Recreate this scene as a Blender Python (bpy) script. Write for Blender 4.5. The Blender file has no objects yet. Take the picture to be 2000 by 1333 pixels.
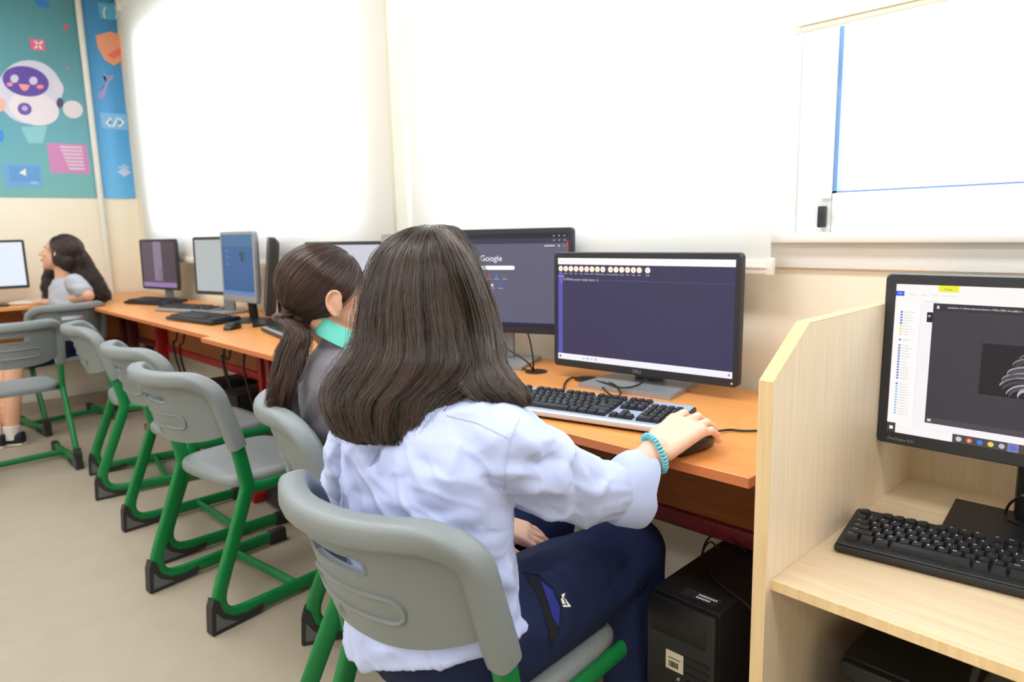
import bpy, bmesh, math, random
import numpy as np
from mathutils import Vector, Matrix, Euler, noise
from mathutils.bvhtree import BVHTree

random.seed(7)
RNG = np.random.default_rng(11)
SC = bpy.context.scene
COL = SC.collection
PI = math.pi
R = math.radians

# ------------------------------------------------------------------ camera
FPX, YAW, PIT, ROL, CAMH = 1370.0, R(47.0), R(-9.2), R(-1.42), 1.18
_f = np.array([-math.sin(YAW) * math.cos(PIT), math.cos(YAW) * math.cos(PIT), math.sin(PIT)])
_r = np.array([math.cos(YAW), math.sin(YAW), 0.0])
_u = np.cross(_r, _f)
CR = _r * math.cos(ROL) + _u * math.sin(ROL)
CU = np.cross(CR, _f)
CF = _f
CC = np.array([0.0, 0.0, CAMH])
cam = bpy.data.cameras.new('camera')
cam.sensor_width = 36.0
cam.lens = FPX / 2000 * 36.0
cam.clip_start = 0.02
cam.clip_end = 200
cam.dof.use_dof = True
cam.dof.focus_distance = 1.35
cam.dof.aperture_fstop = 4.5
camo = bpy.data.objects.new('camera', cam)
COL.objects.link(camo)
M4 = Matrix.Identity(4)
for i in range(3):
    M4[i][0], M4[i][1], M4[i][2], M4[i][3] = CR[i], CU[i], -CF[i], CC[i]
camo.matrix_world = M4
SC.camera = camo


def ray(x, y):
    return CR * (x - 1000) / FPX + CU * (666.5 - y) / FPX + CF


def atz(x, y, z):
    d = ray(x, y)
    return CC + d * (z - CAMH) / d[2]


def aty(x, y, Y):
    d = ray(x, y)
    return CC + d * Y / d[1]


def atx(x, y, X):
    d = ray(x, y)
    return CC + d * X / d[0]


def atd(x, y, dep):
    return CC + ray(x, y) * dep


# ------------------------------------------------------------------ light and exposure
SC.view_settings.view_transform = 'Standard'
SC.view_settings.look = 'None'
SC.view_settings.gamma = 1.0
SC.view_settings.exposure = 0.0
SC.view_settings.use_curve_mapping = False
SC.cycles.use_denoising = True
SC.cycles.max_bounces = 10
SC.cycles.diffuse_bounces = 6
SC.cycles.transmission_bounces = 8
SC.cycles.transparent_max_bounces = 12
SC.cycles.sample_clamp_indirect = 8.0
SC.cycles.caustics_reflective = False
SC.cycles.caustics_refractive = False

world = bpy.data.worlds.new('overcast_sky')
SC.world = world
world.use_nodes = True
bg = world.node_tree.nodes['Background']
bg.inputs[0].default_value = (0.93, 0.97, 1.0, 1)
SKY = 7.0
bg.inputs[1].default_value = SKY


def area(name, loc, rot, sx, sy, power, col=(1, 1, 1), portal=False):
    l = bpy.data.lights.new(name, 'AREA')
    l.shape = 'RECTANGLE'
    l.size, l.size_y = sx, sy
    l.energy = power
    l.color = col
    if portal:
        l.cycles.is_portal = True
    o = bpy.data.objects.new(name, l)
    o.location = loc
    o.rotation_euler = rot
    COL.objects.link(o)
    return o


WALLY, ENDX, CEIL = 1.70, -6.10, 2.95
# fluorescent ceiling panels of the room (two rows of four)
for ix, px_ in enumerate((-5.0, -3.1, -1.2, 0.7)):
    for py_ in (0.25, -1.9):
        area('ceiling_panel_light', (px_, py_, CEIL - 0.03), (0, 0, 0), 1.2, 0.5, 16 if ix == 0 else 28, (0.96, 0.98, 1.0))


# ------------------------------------------------------------------ materials
def lin(c):
    return tuple(((v / 255) / 12.92 if v / 255 <= 0.04045 else ((v / 255 + 0.055) / 1.055) ** 2.4) for v in c)


def mat(name, col, rough=0.5, metal=0.0, bump=None, var=None, spec=0.5, sheen=0.0, coat=0.0, sub=None):
    m = bpy.data.materials.new(name)
    m.use_nodes = True
    nt = m.node_tree
    b = nt.nodes['Principled BSDF']
    c = lin(col)
    b.inputs['Base Color'].default_value = (*c, 1)
    b.inputs['Roughness'].default_value = rough
    b.inputs['Metallic'].default_value = metal
    b.inputs['Specular IOR Level'].default_value = spec
    b.inputs['Sheen Weight'].default_value = sheen
    b.inputs['Coat Weight'].default_value = coat
    if sub:
        b.inputs['Subsurface Weight'].default_value = sub
        b.inputs['Subsurface Radius'].default_value = (0.012, 0.005, 0.003)
        b.inputs['Subsurface Scale'].default_value = 1.0
    tc = nt.nodes.new('ShaderNodeTexCoord')
    if var:
        sc, amt = var
        n = nt.nodes.new('ShaderNodeTexNoise')
        n.inputs['Scale'].default_value = sc
        n.inputs['Detail'].default_value = 5
        nt.links.new(tc.outputs['Object'], n.inputs['Vector'])
        mx = nt.nodes.new('ShaderNodeMix')
        mx.data_type = 'RGBA'
        mx.inputs[6].default_value = (*[v * (1 - amt) for v in c], 1)
        mx.inputs[7].default_value = (*[min(1, v * (1 + amt)) for v in c], 1)
        nt.links.new(n.outputs['Fac'], mx.inputs[0])
        nt.links.new(mx.outputs[2], b.inputs['Base Color'])
    if bump:
        sc, st = bump
        n = nt.nodes.new('ShaderNodeTexNoise')
        n.inputs['Scale'].default_value = sc
        n.inputs['Detail'].default_value = 3
        nt.links.new(tc.outputs['Object'], n.inputs['Vector'])
        bn = nt.nodes.new('ShaderNodeBump')
        bn.inputs['Strength'].default_value = st
        bn.inputs['Distance'].default_value = 0.002
        nt.links.new(n.outputs['Fac'], bn.inputs['Height'])
        nt.links.new(bn.outputs['Normal'], b.inputs['Normal'])
    return m


def wood(name, c1, c2, scale, rough=0.4, coat=0.0, bump=0.0):
    """grain = noise stretched by per-axis scale (sx, sy, sz)"""
    m = bpy.data.materials.new(name)
    m.use_nodes = True
    nt = m.node_tree
    b = nt.nodes['Principled BSDF']
    b.inputs['Roughness'].default_value = rough
    b.inputs['Coat Weight'].default_value = coat
    tc = nt.nodes.new('ShaderNodeTexCoord')
    mp = nt.nodes.new('ShaderNodeMapping')
    mp.inputs['Scale'].default_value = scale
    n = nt.nodes.new('ShaderNodeTexNoise')
    n.inputs['Scale'].default_value = 1.0
    n.inputs['Detail'].default_value = 6
    n.inputs['Distortion'].default_value = 0.6
    rp = nt.nodes.new('ShaderNodeValToRGB')
    rp.color_ramp.elements[0].position = 0.3
    rp.color_ramp.elements[0].color = (*lin(c1), 1)
    rp.color_ramp.elements[1].position = 0.7
    rp.color_ramp.elements[1].color = (*lin(c2), 1)
    nt.links.new(tc.outputs['Object'], mp.inputs['Vector'])
    nt.links.new(mp.outputs[0], n.inputs['Vector'])
    nt.links.new(n.outputs['Fac'], rp.inputs['Fac'])
    nt.links.new(rp.outputs[0], b.inputs['Base Color'])
    return m


def emis(name, col, s=1.0):
    m = bpy.data.materials.new(name)
    m.use_nodes = True
    nt = m.node_tree
    b = nt.nodes['Principled BSDF']
    b.inputs['Base Color'].default_value = (0.01, 0.01, 0.012, 1)
    b.inputs['Roughness'].default_value = 0.35
    b.inputs['Specular IOR Level'].default_value = 0.2
    b.inputs['Emission Color'].default_value = (*lin(col), 1)
    b.inputs['Emission Strength'].default_value = s
    return m


_em = {}


def E(col, s=1.0):
    k = (tuple(col), s)
    if k not in _em:
        _em[k] = emis('screen_glow', col, s)
    return _em[k]


_fl = {}


def PR(col, rough=0.45):
    k = (tuple(col), rough)
    if k not in _fl:
        _fl[k] = mat('print_ink', col, rough)
    return _fl[k]


def blind_mat():
    m = bpy.data.materials.new('roller_blind_fabric')
    m.use_nodes = True
    nt = m.node_tree
    nt.nodes.remove(nt.nodes['Principled BSDF'])
    out = nt.nodes['Material Output']
    d = nt.nodes.new('ShaderNodeBsdfDiffuse')
    t = nt.nodes.new('ShaderNodeBsdfTranslucent')
    d.inputs[0].default_value = (0.80, 0.79, 0.78, 1)
    t.inputs[0].default_value = (0.80, 0.80, 0.80, 1)
    mx = nt.nodes.new('ShaderNodeMixShader')
    mx.inputs[0].default_value = 0.42
    nt.links.new(d.outputs[0], mx.inputs[1])
    nt.links.new(t.outputs[0], mx.inputs[2])
    nt.links.new(mx.outputs[0], out.inputs[0])
    return m


def glass_mat():
    m = bpy.data.materials.new('window_glass')
    m.use_nodes = True
    nt = m.node_tree
    nt.nodes.remove(nt.nodes['Principled BSDF'])
    out = nt.nodes['Material Output']
    a = nt.nodes.new('ShaderNodeBsdfTransparent')
    a.inputs[0].default_value = (0.94, 0.97, 0.97, 1)
    g = nt.nodes.new('ShaderNodeBsdfGlossy')
    g.inputs['Roughness'].default_value = 0.02
    mx = nt.nodes.new('ShaderNodeMixShader')
    mx.inputs[0].default_value = 0.05
    nt.links.new(a.outputs[0], mx.inputs[1])
    nt.links.new(g.outputs[0], mx.inputs[2])
    nt.links.new(mx.outputs[0], out.inputs[0])
    return m


def hair_mat(name, dark, light, rough=0.34):
    """colour runs from dark to light with each strand's own 'lock' value"""
    m = bpy.data.materials.new(name)
    m.use_nodes = True
    nt = m.node_tree
    b = nt.nodes['Principled BSDF']
    at = nt.nodes.new('ShaderNodeAttribute')
    at.attribute_name = 'lock'
    mx = nt.nodes.new('ShaderNodeMix')
    mx.data_type = 'RGBA'
    mx.inputs[6].default_value = (*lin(dark), 1)
    mx.inputs[7].default_value = (*lin(light), 1)  # random lock tone; lit and dark streaks are put into the colour
    nt.links.new(at.outputs['Fac'], mx.inputs[0])
    nt.links.new(mx.outputs[2], b.inputs['Base Color'])
    b.inputs['Roughness'].default_value = rough
    b.inputs['Specular IOR Level'].default_value = 0.6
    return m


MT = {}
MT['wall'] = mat('cream_wall_paint', (242, 235, 217), 0.75, var=(1.5, 0.03))
MT['wall_white'] = mat('white_wall_paint', (238, 234, 226), 0.7)
MT['ceiling'] = mat('ceiling_white', (235, 233, 228), 0.8)
MT['floor'] = mat('vinyl_floor', (166, 155, 138), 0.5, var=(9, 0.07), bump=(60, 0.1))
MT['alu'] = mat('white_window_frame', (235, 238, 240), 0.35)
MT['sill'] = mat('white_sill', (236, 235, 233), 0.4)
MT['seal'] = mat('blue_frame_film', (120, 160, 215), 0.5)
MT['blind'] = blind_mat()
MT['rail'] = mat('blind_rail_white', (236, 232, 224), 0.45)
MT['glass'] = glass_mat()
MT['desk'] = wood('orange_beech_laminate', (222, 146, 78), (232, 160, 90), (3, 40, 40), 0.34)
MT['desk_edge'] = mat('orange_edge_band', (208, 122, 72), 0.45)
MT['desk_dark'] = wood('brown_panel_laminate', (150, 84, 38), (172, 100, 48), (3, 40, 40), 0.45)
MT['redsteel'] = mat('red_enamel_steel', (150, 22, 24), 0.35)
MT['wornred'] = mat('worn_red_steel', (112, 30, 34), 0.4, var=(70, 0.6))
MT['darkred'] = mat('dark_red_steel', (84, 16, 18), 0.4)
MT['maple'] = wood('maple_laminate_upright', (222, 202, 176), (233, 217, 195), (140, 140, 5), 0.42)
MT['maple_flat'] = wood('maple_laminate_flat', (202, 178, 146), (216, 195, 164), (3, 60, 60), 0.4)
MT['maple_edge'] = wood('maple_edge_band', (220, 188, 140), (234, 206, 160), (90, 90, 5), 0.22)
MT['plastic'] = mat('grey_chair_plastic', (126, 133, 136), 0.42, bump=(420, 0.28))
MT['green'] = mat('green_powder_coat', (0, 118, 58), 0.38)
MT['rubber'] = mat('black_foot_plastic', (38, 38, 40), 0.55)
MT['insert'] = mat('grey_foot_insert', (92, 94, 96), 0.6)
MT['black'] = mat('black_monitor_plastic', (26, 27, 31), 0.38)
MT['bezel'] = mat('dark_bezel', (38, 40, 48), 0.42)
MT['darkkey'] = mat('black_key_plastic', (34, 36, 42), 0.45)
MT['silver'] = mat('silver_plastic', (150, 155, 162), 0.32, metal=0.3)
MT['grey'] = mat('grey_stand_metal', (158, 163, 170), 0.36, metal=0.3)
MT['greyp'] = mat('light_grey_plastic', (150, 152, 154), 0.45)
MT['kbframe'] = mat('silver_keyboard_deck', (158, 172, 198), 0.35)
MT['kbrest'] = mat('keyboard_front_lip', (205, 206, 210), 0.3, metal=0.2)
MT['cable'] = mat('black_cable', (20, 20, 22), 0.5)
MT['tower'] = mat('black_tower_case', (8, 8, 9), 0.5, bump=(300, 0.1))
MT['towerf'] = mat('black_tower_front', (14, 14, 16), 0.42)
MT['white'] = mat('white_print', (235, 235, 232), 0.6)
MT['label'] = mat('cream_label', (214, 202, 180), 0.6)
MT['skin'] = mat('skin_light', (232, 190, 168), 0.5, sub=0.15, var=(30, 0.05))
MT['skin2'] = mat('skin_warm', (214, 164, 136), 0.5, sub=0.1, var=(30, 0.05))
MT['nail'] = mat('finger_nail', (235, 178, 165), 0.3)
MT['shirt'] = mat('pale_blue_cotton', (186, 198, 242), 0.8, bump=(900, 0.12), sheen=0.1)
MT['seam'] = mat('shirt_seam', (178, 184, 214), 0.85)
MT['navy'] = mat('navy_twill', (17, 30, 68), 0.75, bump=(1200, 0.2), spec=0.3)
MT['navy_in'] = mat('pocket_lining_blue', (30, 38, 128), 0.8)
MT['pocket'] = mat('pocket_shade', (10, 13, 26), 0.9)
MT['jacket'] = mat('grey_sweatshirt', (114, 111, 122), 0.9, bump=(700, 0.2), sheen=0.2)
MT['collar'] = mat('turquoise_collar', (96, 190, 176), 0.8)
MT['tee'] = mat('light_grey_tee', (176, 178, 188), 0.85, bump=(300, 0.2))
MT['hair1'] = hair_mat('dark_brown_hair', (14, 10, 9), (90, 72, 63), 0.25)
MT['hair2'] = hair_mat('brown_hair', (18, 11, 9), (84, 54, 40), 0.28)
MT['hair3'] = hair_mat('black_brown_hair', (26, 17, 15), (66, 45, 38))
MT['hairbase1'] = mat('dark_brown_hair_mass', (30, 22, 18), 0.5)
MT['hairbase2'] = mat('brown_hair_mass', (46, 30, 23), 0.55)
MT['hairbase3'] = mat('black_hair_mass', (36, 25, 21), 0.55)
MT['teal'] = mat('turquoise_coil', (112, 200, 212), 0.35)
MT['shoe'] = mat('navy_canvas_shoe', (30, 34, 46), 0.8)
MT['sock'] = mat('white_sock', (225, 222, 218), 0.9)
MT['eyew'] = mat('eye_white', (206, 198, 192), 0.4)
MT['iris'] = mat('brown_iris', (48, 30, 22), 0.15)
MT['lip'] = mat('lip', (190, 112, 104), 0.45)
MT['paper'] = mat('book_paper', (226, 220, 208), 0.8)
MT['pipe'] = mat('white_pipe', (228, 229, 222), 0.4)
MT['grommet'] = mat('brown_grommet', (66, 40, 28), 0.45)


# ------------------------------------------------------------------ geometry helpers
class MB:
    def __init__(s):
        s.v, s.f = [], []

    def add(s, vs, fs):
        o = len(s.v)
        s.v += [tuple(map(float, p)) for p in vs]
        s.f += [tuple(i + o for i in q) for q in fs]
        return s

    def box(s, x0, x1, y0, y1, z0, z1, bev=0.0, seg=2, mtx=None):
        bm = bmesh.new()
        bmesh.ops.create_cube(bm, size=1.0)
        for v in bm.verts:
            v.co = Vector(((x0 + x1) / 2 + v.co.x * (x1 - x0), (y0 + y1) / 2 + v.co.y * (y1 - y0), (z0 + z1) / 2 + v.co.z * (z1 - z0)))
        if bev > 0:
            bmesh.ops.bevel(bm, geom=list(bm.edges), offset=bev, segments=seg, profile=0.5, affect='EDGES', clamp_overlap=True)
        s.frombm(bm, mtx)
        return s

    def frombm(s, bm, mtx=None):
        bm.verts.index_update()
        vs = [(mtx @ v.co if mtx else v.co)[:] for v in bm.verts]
        s.add(vs, [[v.index for v in f.verts] for f in bm.faces])
        bm.free()

    def tube(s, pts, r, n=8, up=None, closed=False, cap=True, sq=2.0):
        """pts: list of points; r: radius, (rx,ry) or list; profile frame by parallel transport"""
        P = [Vector(p) for p in pts]
        N = len(P)
        rr = r if isinstance(r, list) else [r] * N
        T = []
        for i in range(N):
            a = P[i - 1] if (i > 0 or closed) else P[i]
            b = P[(i + 1) % N] if (i < N - 1 or closed) else P[i]
            d = (b - a)
            T.append(d.normalized() if d.length > 1e-9 else Vector((0, 0, 1)))
        u = Vector(up) if up is not None else (Vector((0, 0, 1)) if abs(T[0].z) < 0.9 else Vector((1, 0, 0)))
        vs, fs = [], []
        for i in range(N):
            if up is not None:
                u = Vector(up)
            u = (u - T[i] * u.dot(T[i])).normalized()
            w = T[i].cross(u)
            q = rr[i]
            ra, rb = (q if isinstance(q, tuple) else (q, q))
            for k in range(n):
                a = 2 * PI * k / n
                ca, sa = math.cos(a), math.sin(a)
                if sq != 2.0:
                    ca, sa = math.copysign(abs(ca) ** (2 / sq), ca), math.copysign(abs(sa) ** (2 / sq), sa)
                vs.append((P[i] + u * (ra * ca) + w * (rb * sa))[:])
        M = N if closed else N - 1
        for i in range(M):
            for k in range(n):
                a, b = i * n + k, i * n + (k + 1) % n
                c, d = ((i + 1) % N) * n + (k + 1) % n, ((i + 1) % N) * n + k
                fs.append((a, b, c, d))
        if cap and not closed:
            fs.append(tuple(range(n))[::-1])
            fs.append(tuple(range((N - 1) * n, N * n)))
        return s.add(vs, fs)

    def rings(s, rg, n=24, cap=True, sq=2.0):
        """loft of rings: (center, axis_a, axis_b)"""
        vs, fs = [], []
        for c, a, b in rg:
            c, a, b = Vector(c), Vector(a), Vector(b)
            for k in range(n):
                t = 2 * PI * k / n
                ct, st = math.cos(t), math.sin(t)
                ct = math.copysign(abs(ct) ** (2 / sq), ct)
                st = math.copysign(abs(st) ** (2 / sq), st)
                vs.append((c + a * ct + b * st)[:])
        N = len(rg)
        for i in range(N - 1):
            for k in range(n):
                fs.append((i * n + k, i * n + (k + 1) % n, (i + 1) * n + (k + 1) % n, (i + 1) * n + k))
        if cap:
            fs.append(tuple(range(n))[::-1])
            fs.append(tuple(range((N - 1) * n, N * n)))
        return s.add(vs, fs)

    def prism(s, poly, d0, d1, axes='xz'):
        """extrude a 2D polygon. axes 'xz': poly in x,z extruded along y; 'yz': along x; 'xy': along z"""
        n = len(poly)
        vs = []
        for d in (d0, d1):
            for a, b in poly:
                vs.append({'xz': (a, d, b), 'yz': (d, a, b), 'xy': (a, b, d)}[axes])
        fs = [tuple(range(n))[::-1], tuple(range(n, 2 * n))]
        for k in range(n):
            fs.append((k, (k + 1) % n, n + (k + 1) % n, n + k))
        return s.add(vs, fs)

    def sphere(s, c, r, u=16, v=10, mtx=None):
        """ellipsoid radii r=(rx,ry,rz)"""
        rx, ry, rz = r if isinstance(r, tuple) else (r, r, r)
        vs = [(0, 0, rz)]
        for i in range(1, v):
            p = PI * i / v
            for k in range(u):
                t = 2 * PI * k / u
                vs.append((rx * math.sin(p) * math.cos(t), ry * math.sin(p) * math.sin(t), rz * math.cos(p)))
        vs.append((0, 0, -rz))
        fs = [(0, 1 + k, 1 + (k + 1) % u) for k in range(u)]
        for i in range(v - 2):
            for k in range(u):
                a = 1 + i * u + k
                b = 1 + i * u + (k + 1) % u
                fs.append((a, a + u, b + u, b))
        e = len(vs) - 1
        o = 1 + (v - 2) * u
        fs += [(o + k, e, o + (k + 1) % u) for k in range(u)]
        c = Vector(c)
        if mtx is None:
            vs = [(Vector(p) + c)[:] for p in vs]
        else:
            vs = [(mtx @ Vector(p) + c)[:] for p in vs]
        return s.add(vs, fs)

    def capsule(s, p0, r0, p1, r1, n=14):
        p0, p1 = Vector(p0), Vector(p1)
        d = (p1 - p0)
        L = d.length
        if L < 1e-6:
            return s.sphere(p0, r0)
        t = d / L
        pts, rr = [], []
        for a in (-90, -60, -35, -12):
            pts.append(p0 + t * r0 * math.sin(R(a)) * 0.999)
            rr.append(max(1e-4, r0 * math.cos(R(a))))
        for a in (12, 35, 60, 90):
            pts.append(p1 + t * r1 * math.sin(R(a)) * 0.999)
            rr.append(max(1e-4, r1 * math.cos(R(a))))
        return s.tube(pts, rr, n)

    def chain(s, nodes, n=14):
        for (p0, r0), (p1, r1) in zip(nodes[:-1], nodes[1:]):
            s.capsule(p0, r0, p1, r1, n)
        return s

    def mesh(s, name, m, smooth=35):
        me = bpy.data.meshes.new(name)
        me.from_pydata(s.v, [], s.f)
        me.validate()
        bm = bmesh.new()
        bm.from_mesh(me)
        bmesh.ops.recalc_face_normals(bm, faces=bm.faces)
        bm.to_mesh(me)
        bm.free()
        if smooth:
            me.shade_smooth()
            me.set_sharp_from_angle(angle=R(smooth))
        me.materials.append(m)
        return me

    def obj(s, name, m, parent=None, smooth=35, kind=None):
        return link(name, s.mesh(name, m, smooth), parent, kind=kind)


def link(name, data, parent=None, loc=None, kind=None):
    o = bpy.data.objects.new(name, data)
    COL.objects.link(o)
    if parent is not None:
        o.parent = parent
    if loc is not None:
        o.location = loc
    if kind:
        o['kind'] = kind
    return o


def thing(name, label, cat, loc=(0, 0, 0), rz=0.0, group=None):
    o = bpy.data.objects.new(name, None)
    o.empty_display_size = 0.05
    COL.objects.link(o)
    o.location = loc
    o.rotation_euler = (0, 0, rz)
    tag(o, label, cat, group)
    return o


def tag(o, label=None, cat=None, group=None, kind=None):
    if label:
        o['label'] = label
    if cat:
        o['category'] = cat
    if group:
        o['group'] = group
    if kind:
        o['kind'] = kind
    return o


def dup(root, loc, rz, label, group=None):
    r = root.copy()
    COL.objects.link(r)
    r.location = loc
    r.rotation_euler = (0, 0, rz)
    r['label'] = label
    if group:
        r['group'] = group
    for ch in list(root.children):
        c = ch.copy()
        COL.objects.link(c)
        c.parent = r
        for g in list(ch.children):
            d = g.copy()
            COL.objects.link(d)
            d.parent = c
    return r


def struct(name, mb, m, parent=None, smooth=0):
    o = mb.obj(name, m, parent, smooth)
    if parent is None:
        o['kind'] = 'structure'
    return o


def spline(pts, n=8):
    """Catmull-Rom through points"""
    P = [np.array(p, float) for p in pts]
    P = [2 * P[0] - P[1]] + P + [2 * P[-1] - P[-2]]
    out = []
    for i in range(1, len(P) - 2):
        for k in range(n):
            t = k / n
            a, b, c, d = P[i - 1], P[i], P[i + 1], P[i + 2]
            out.append(0.5 * (2 * b + (c - a) * t + (2 * a - 5 * b + 4 * c - d) * t * t + (3 * b - a - 3 * c + d) * t ** 3))
    out.append(P[-2])
    return out


def remeshed(mb, voxel, smooth=4, name='tmp'):
    """union of the shapes in mb as one continuous surface: vertices, faces (numpy), via voxel remesh"""
    me = bpy.data.meshes.new(name)
    me.from_pydata(mb.v, [], mb.f)
    bm = bmesh.new()
    bm.from_mesh(me)
    bmesh.ops.recalc_face_normals(bm, faces=bm.faces)
    bm.to_mesh(me)
    bm.free()
    o = bpy.data.objects.new(name, me)
    COL.objects.link(o)
    md = o.modifiers.new('r', 'REMESH')
    md.mode = 'VOXEL'
    md.voxel_size = voxel
    if smooth:
        sm = o.modifiers.new('s', 'SMOOTH')
        sm.factor = 0.5
        sm.iterations = smooth
    dg = bpy.context.evaluated_depsgraph_get()
    dg.update()
    out = bpy.data.meshes.new_from_object(o.evaluated_get(dg))
    bpy.data.objects.remove(o)
    bpy.data.meshes.remove(me)
    return out


def displace(me, fn):
    n = len(me.vertices)
    co = np.empty(n * 3)
    no = np.empty(n * 3)
    me.vertices.foreach_get('co', co)
    me.vertex_normals.foreach_get('vector', no)
    co, no = co.reshape(-1, 3), no.reshape(-1, 3)
    co = fn(co, no)
    me.vertices.foreach_set('co', co.ravel())
    me.update()


def seg_dist(co, a, b):
    a, b = np.array(a), np.array(b)
    d = b - a
    t = np.clip(((co - a) @ d) / (d @ d), 0, 1)
    return np.linalg.norm(co - (a + t[:, None] * d), axis=1), t


def folds(me, fl):
    """fl: (p0, p1, width, height): ridges (or grooves) along 3-D segments, fading at their ends"""
    def fn(co, no):
        h = np.zeros(len(co))
        for a, b, w, ht in fl:
            d, t = seg_dist(co, a, b)
            h += ht * np.exp(-(d / w) ** 1.35) * (0.25 + 0.75 * np.sin(np.pi * np.clip(t, 0.0, 1)))
        return co + no * h[:, None]
    displace(me, fn)


def bvh(me):
    return BVHTree.FromPolygons([v.co[:] for v in me.vertices], [p.vertices[:] for p in me.polygons])


def hit(tree, x, y, off=0.0015):
    d = Vector(ray(x, y)).normalized()
    loc, no, i, dist = tree.ray_cast(Vector(CC), d)
    if loc is None:
        return None
    if no.dot(d) > 0:
        no = -no
    return loc + no * off


def strands(name, m, parent, paths, r0=0.0005, r1=0.0002, lock=None):
    """paths: array (n, k, 3) -> one hair curves object"""
    n, k, _ = paths.shape
    hc = bpy.data.hair_curves.new(name)
    hc.add_curves([k] * n)
    hc.points.foreach_set('position', paths.reshape(-1).astype(np.float32))
    if 'radius' not in hc.attributes:
        hc.attributes.new('radius', 'FLOAT', 'POINT')
    rad = np.tile(np.linspace(r0, r1, k), n).astype(np.float32)
    hc.attributes['radius'].data.foreach_set('value', rad)
    if lock is None:
        q = paths[:, 0]
        lock = 0.5 + 0.5 * np.sin(q[:, 0] * 310 + q[:, 1] * 270) * np.sin(q[:, 2] * 350 + q[:, 1] * 190)
    lock = np.clip(0.6 * lock + 0.4 * RNG.random(n) ** 1.5, 0, 1).astype(np.float32)
    hc.attributes.new('lock', 'FLOAT', 'CURVE')
    hc.attributes['lock'].data.foreach_set('value', lock)
    hc.materials.append(m)
    o = bpy.data.objects.new(name, hc)
    COL.objects.link(o)
    o.parent = parent
    return o


def text_mesh(name, body, size, m, parent=None, ext=0.0, align='CENTER'):
    c = bpy.data.curves.new('t', 'FONT')
    c.body = body
    c.size = size
    c.extrude = ext
    c.align_x = align
    c.align_y = 'CENTER'
    o = bpy.data.objects.new('t', c)
    COL.objects.link(o)
    dg = bpy.context.evaluated_depsgraph_get()
    dg.update()
    me = bpy.data.meshes.new_from_object(o.evaluated_get(dg))
    bpy.data.objects.remove(o)
    bpy.data.curves.remove(c)
    me.materials.clear()
    me.materials.append(m)
    return link(name, me, parent)


# ------------------------------------------------------------------ room shell
XR, YB = 3.2, -3.2
struct('floor', MB().box(ENDX - 0.2, XR + 0.2, YB - 0.2, WALLY + 0.25, -0.12, 0.0), MT['floor'])
struct('ceiling', MB().box(ENDX - 0.2, XR + 0.2, YB - 0.2, WALLY + 0.25, CEIL, CEIL + 0.12), MT['ceiling'])
struct('wall_west', MB().box(ENDX - 0.2, ENDX, YB - 0.2, WALLY + 0.25, 0, CEIL), MT['wall'])
struct('wall_east', MB().box(XR, XR + 0.2, YB - 0.2, WALLY + 0.25, 0, CEIL), MT['wall'])
struct('wall_south', MB().box(ENDX, XR, YB - 0.2, YB, 0, CEIL), MT['wall'])
SILL, HEAD = 1.15, 2.62
OPEN = [(-5.57, -2.64), (-2.20, 1.45)]
wn = MB()
xs = [ENDX] + [v for p in OPEN for v in p] + [XR]
for i in range(0, len(xs), 2):
    wn.box(xs[i], xs[i + 1], WALLY, WALLY + 0.25, 0, CEIL)
for a, b in OPEN:
    wn.box(a, b, WALLY, WALLY + 0.25, 0, SILL)
    wn.box(a, b, WALLY, WALLY + 0.25, HEAD, CEIL)
wall_n = struct('wall_north', wn, MT['wall'])

# windows: white frames, panes, a latch
WINS = [(-5.57, -3.93), (-3.86, -2.64), (-2.20, -0.80), (-0.80, 1.45)]
for i, (a, b) in enumerate(WINS):
    f = MB()
    fw = 0.065 if i != 3 else 0.085
    y0, y1 = WALLY + 0.012, WALLY + 0.085
    f.box(a, a + fw, y0, y1, SILL, HEAD, 0.004)
    f.box(b - fw, b, y0, y1, SILL, HEAD, 0.004)
    f.box(a + fw, b - fw, y0, y1, SILL, SILL + 0.092, 0.004)
    f.box(a + fw, b - fw, y0, y1, HEAD - 0.07, HEAD, 0.004)
    f.box(a + fw - 0.02, a + fw, y0 - 0.008, y0, SILL + 0.08, HEAD - 0.06)
    w = struct('window_%d' % (i + 1), f, MT['alu'], smooth=30)
    MB().box(a + fw, b - fw, y0 + 0.03, y0 + 0.036, SILL + 0.092, HEAD - 0.07).obj('pane', MT['glass'], w, 0)
    g = MB()
    g.box(a + fw, a + fw + 0.010, y0 + 0.004, y0 + 0.03, SILL + 0.092, HEAD - 0.07)
    g.box(a + fw, b - fw, y0 + 0.004, y0 + 0.03, SILL + 0.092, SILL + 0.096)
    g.obj('glazing_seal', MT['seal'], w, 0)
    if i == 3:
        MB().box(a + 0.062, a + 0.078, y0 - 0.022, y0 - 0.002, SILL + 0.012, SILL + 0.062, 0.003).obj('window_latch', MT['bezel'], w)
struct('wall_mullion_post', MB().box(-3.93, -3.86, WALLY + 0.012, WALLY + 0.2, SILL, HEAD), MT['alu'])
for i, (a, b) in enumerate(OPEN):
    s = MB()
    s.box(a - 0.12, b + 0.1, WALLY - 0.045, WALLY + 0.012, SILL - 0.024, SILL + 0.001, 0.006)
    s.box(a - 0.10, b + 0.1, WALLY - 0.014, WALLY - 0.0005, SILL - 0.085, SILL - 0.024, 0.003)
    struct('trim_%d' % (i + 1), s, MT['sill'], smooth=30)
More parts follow.
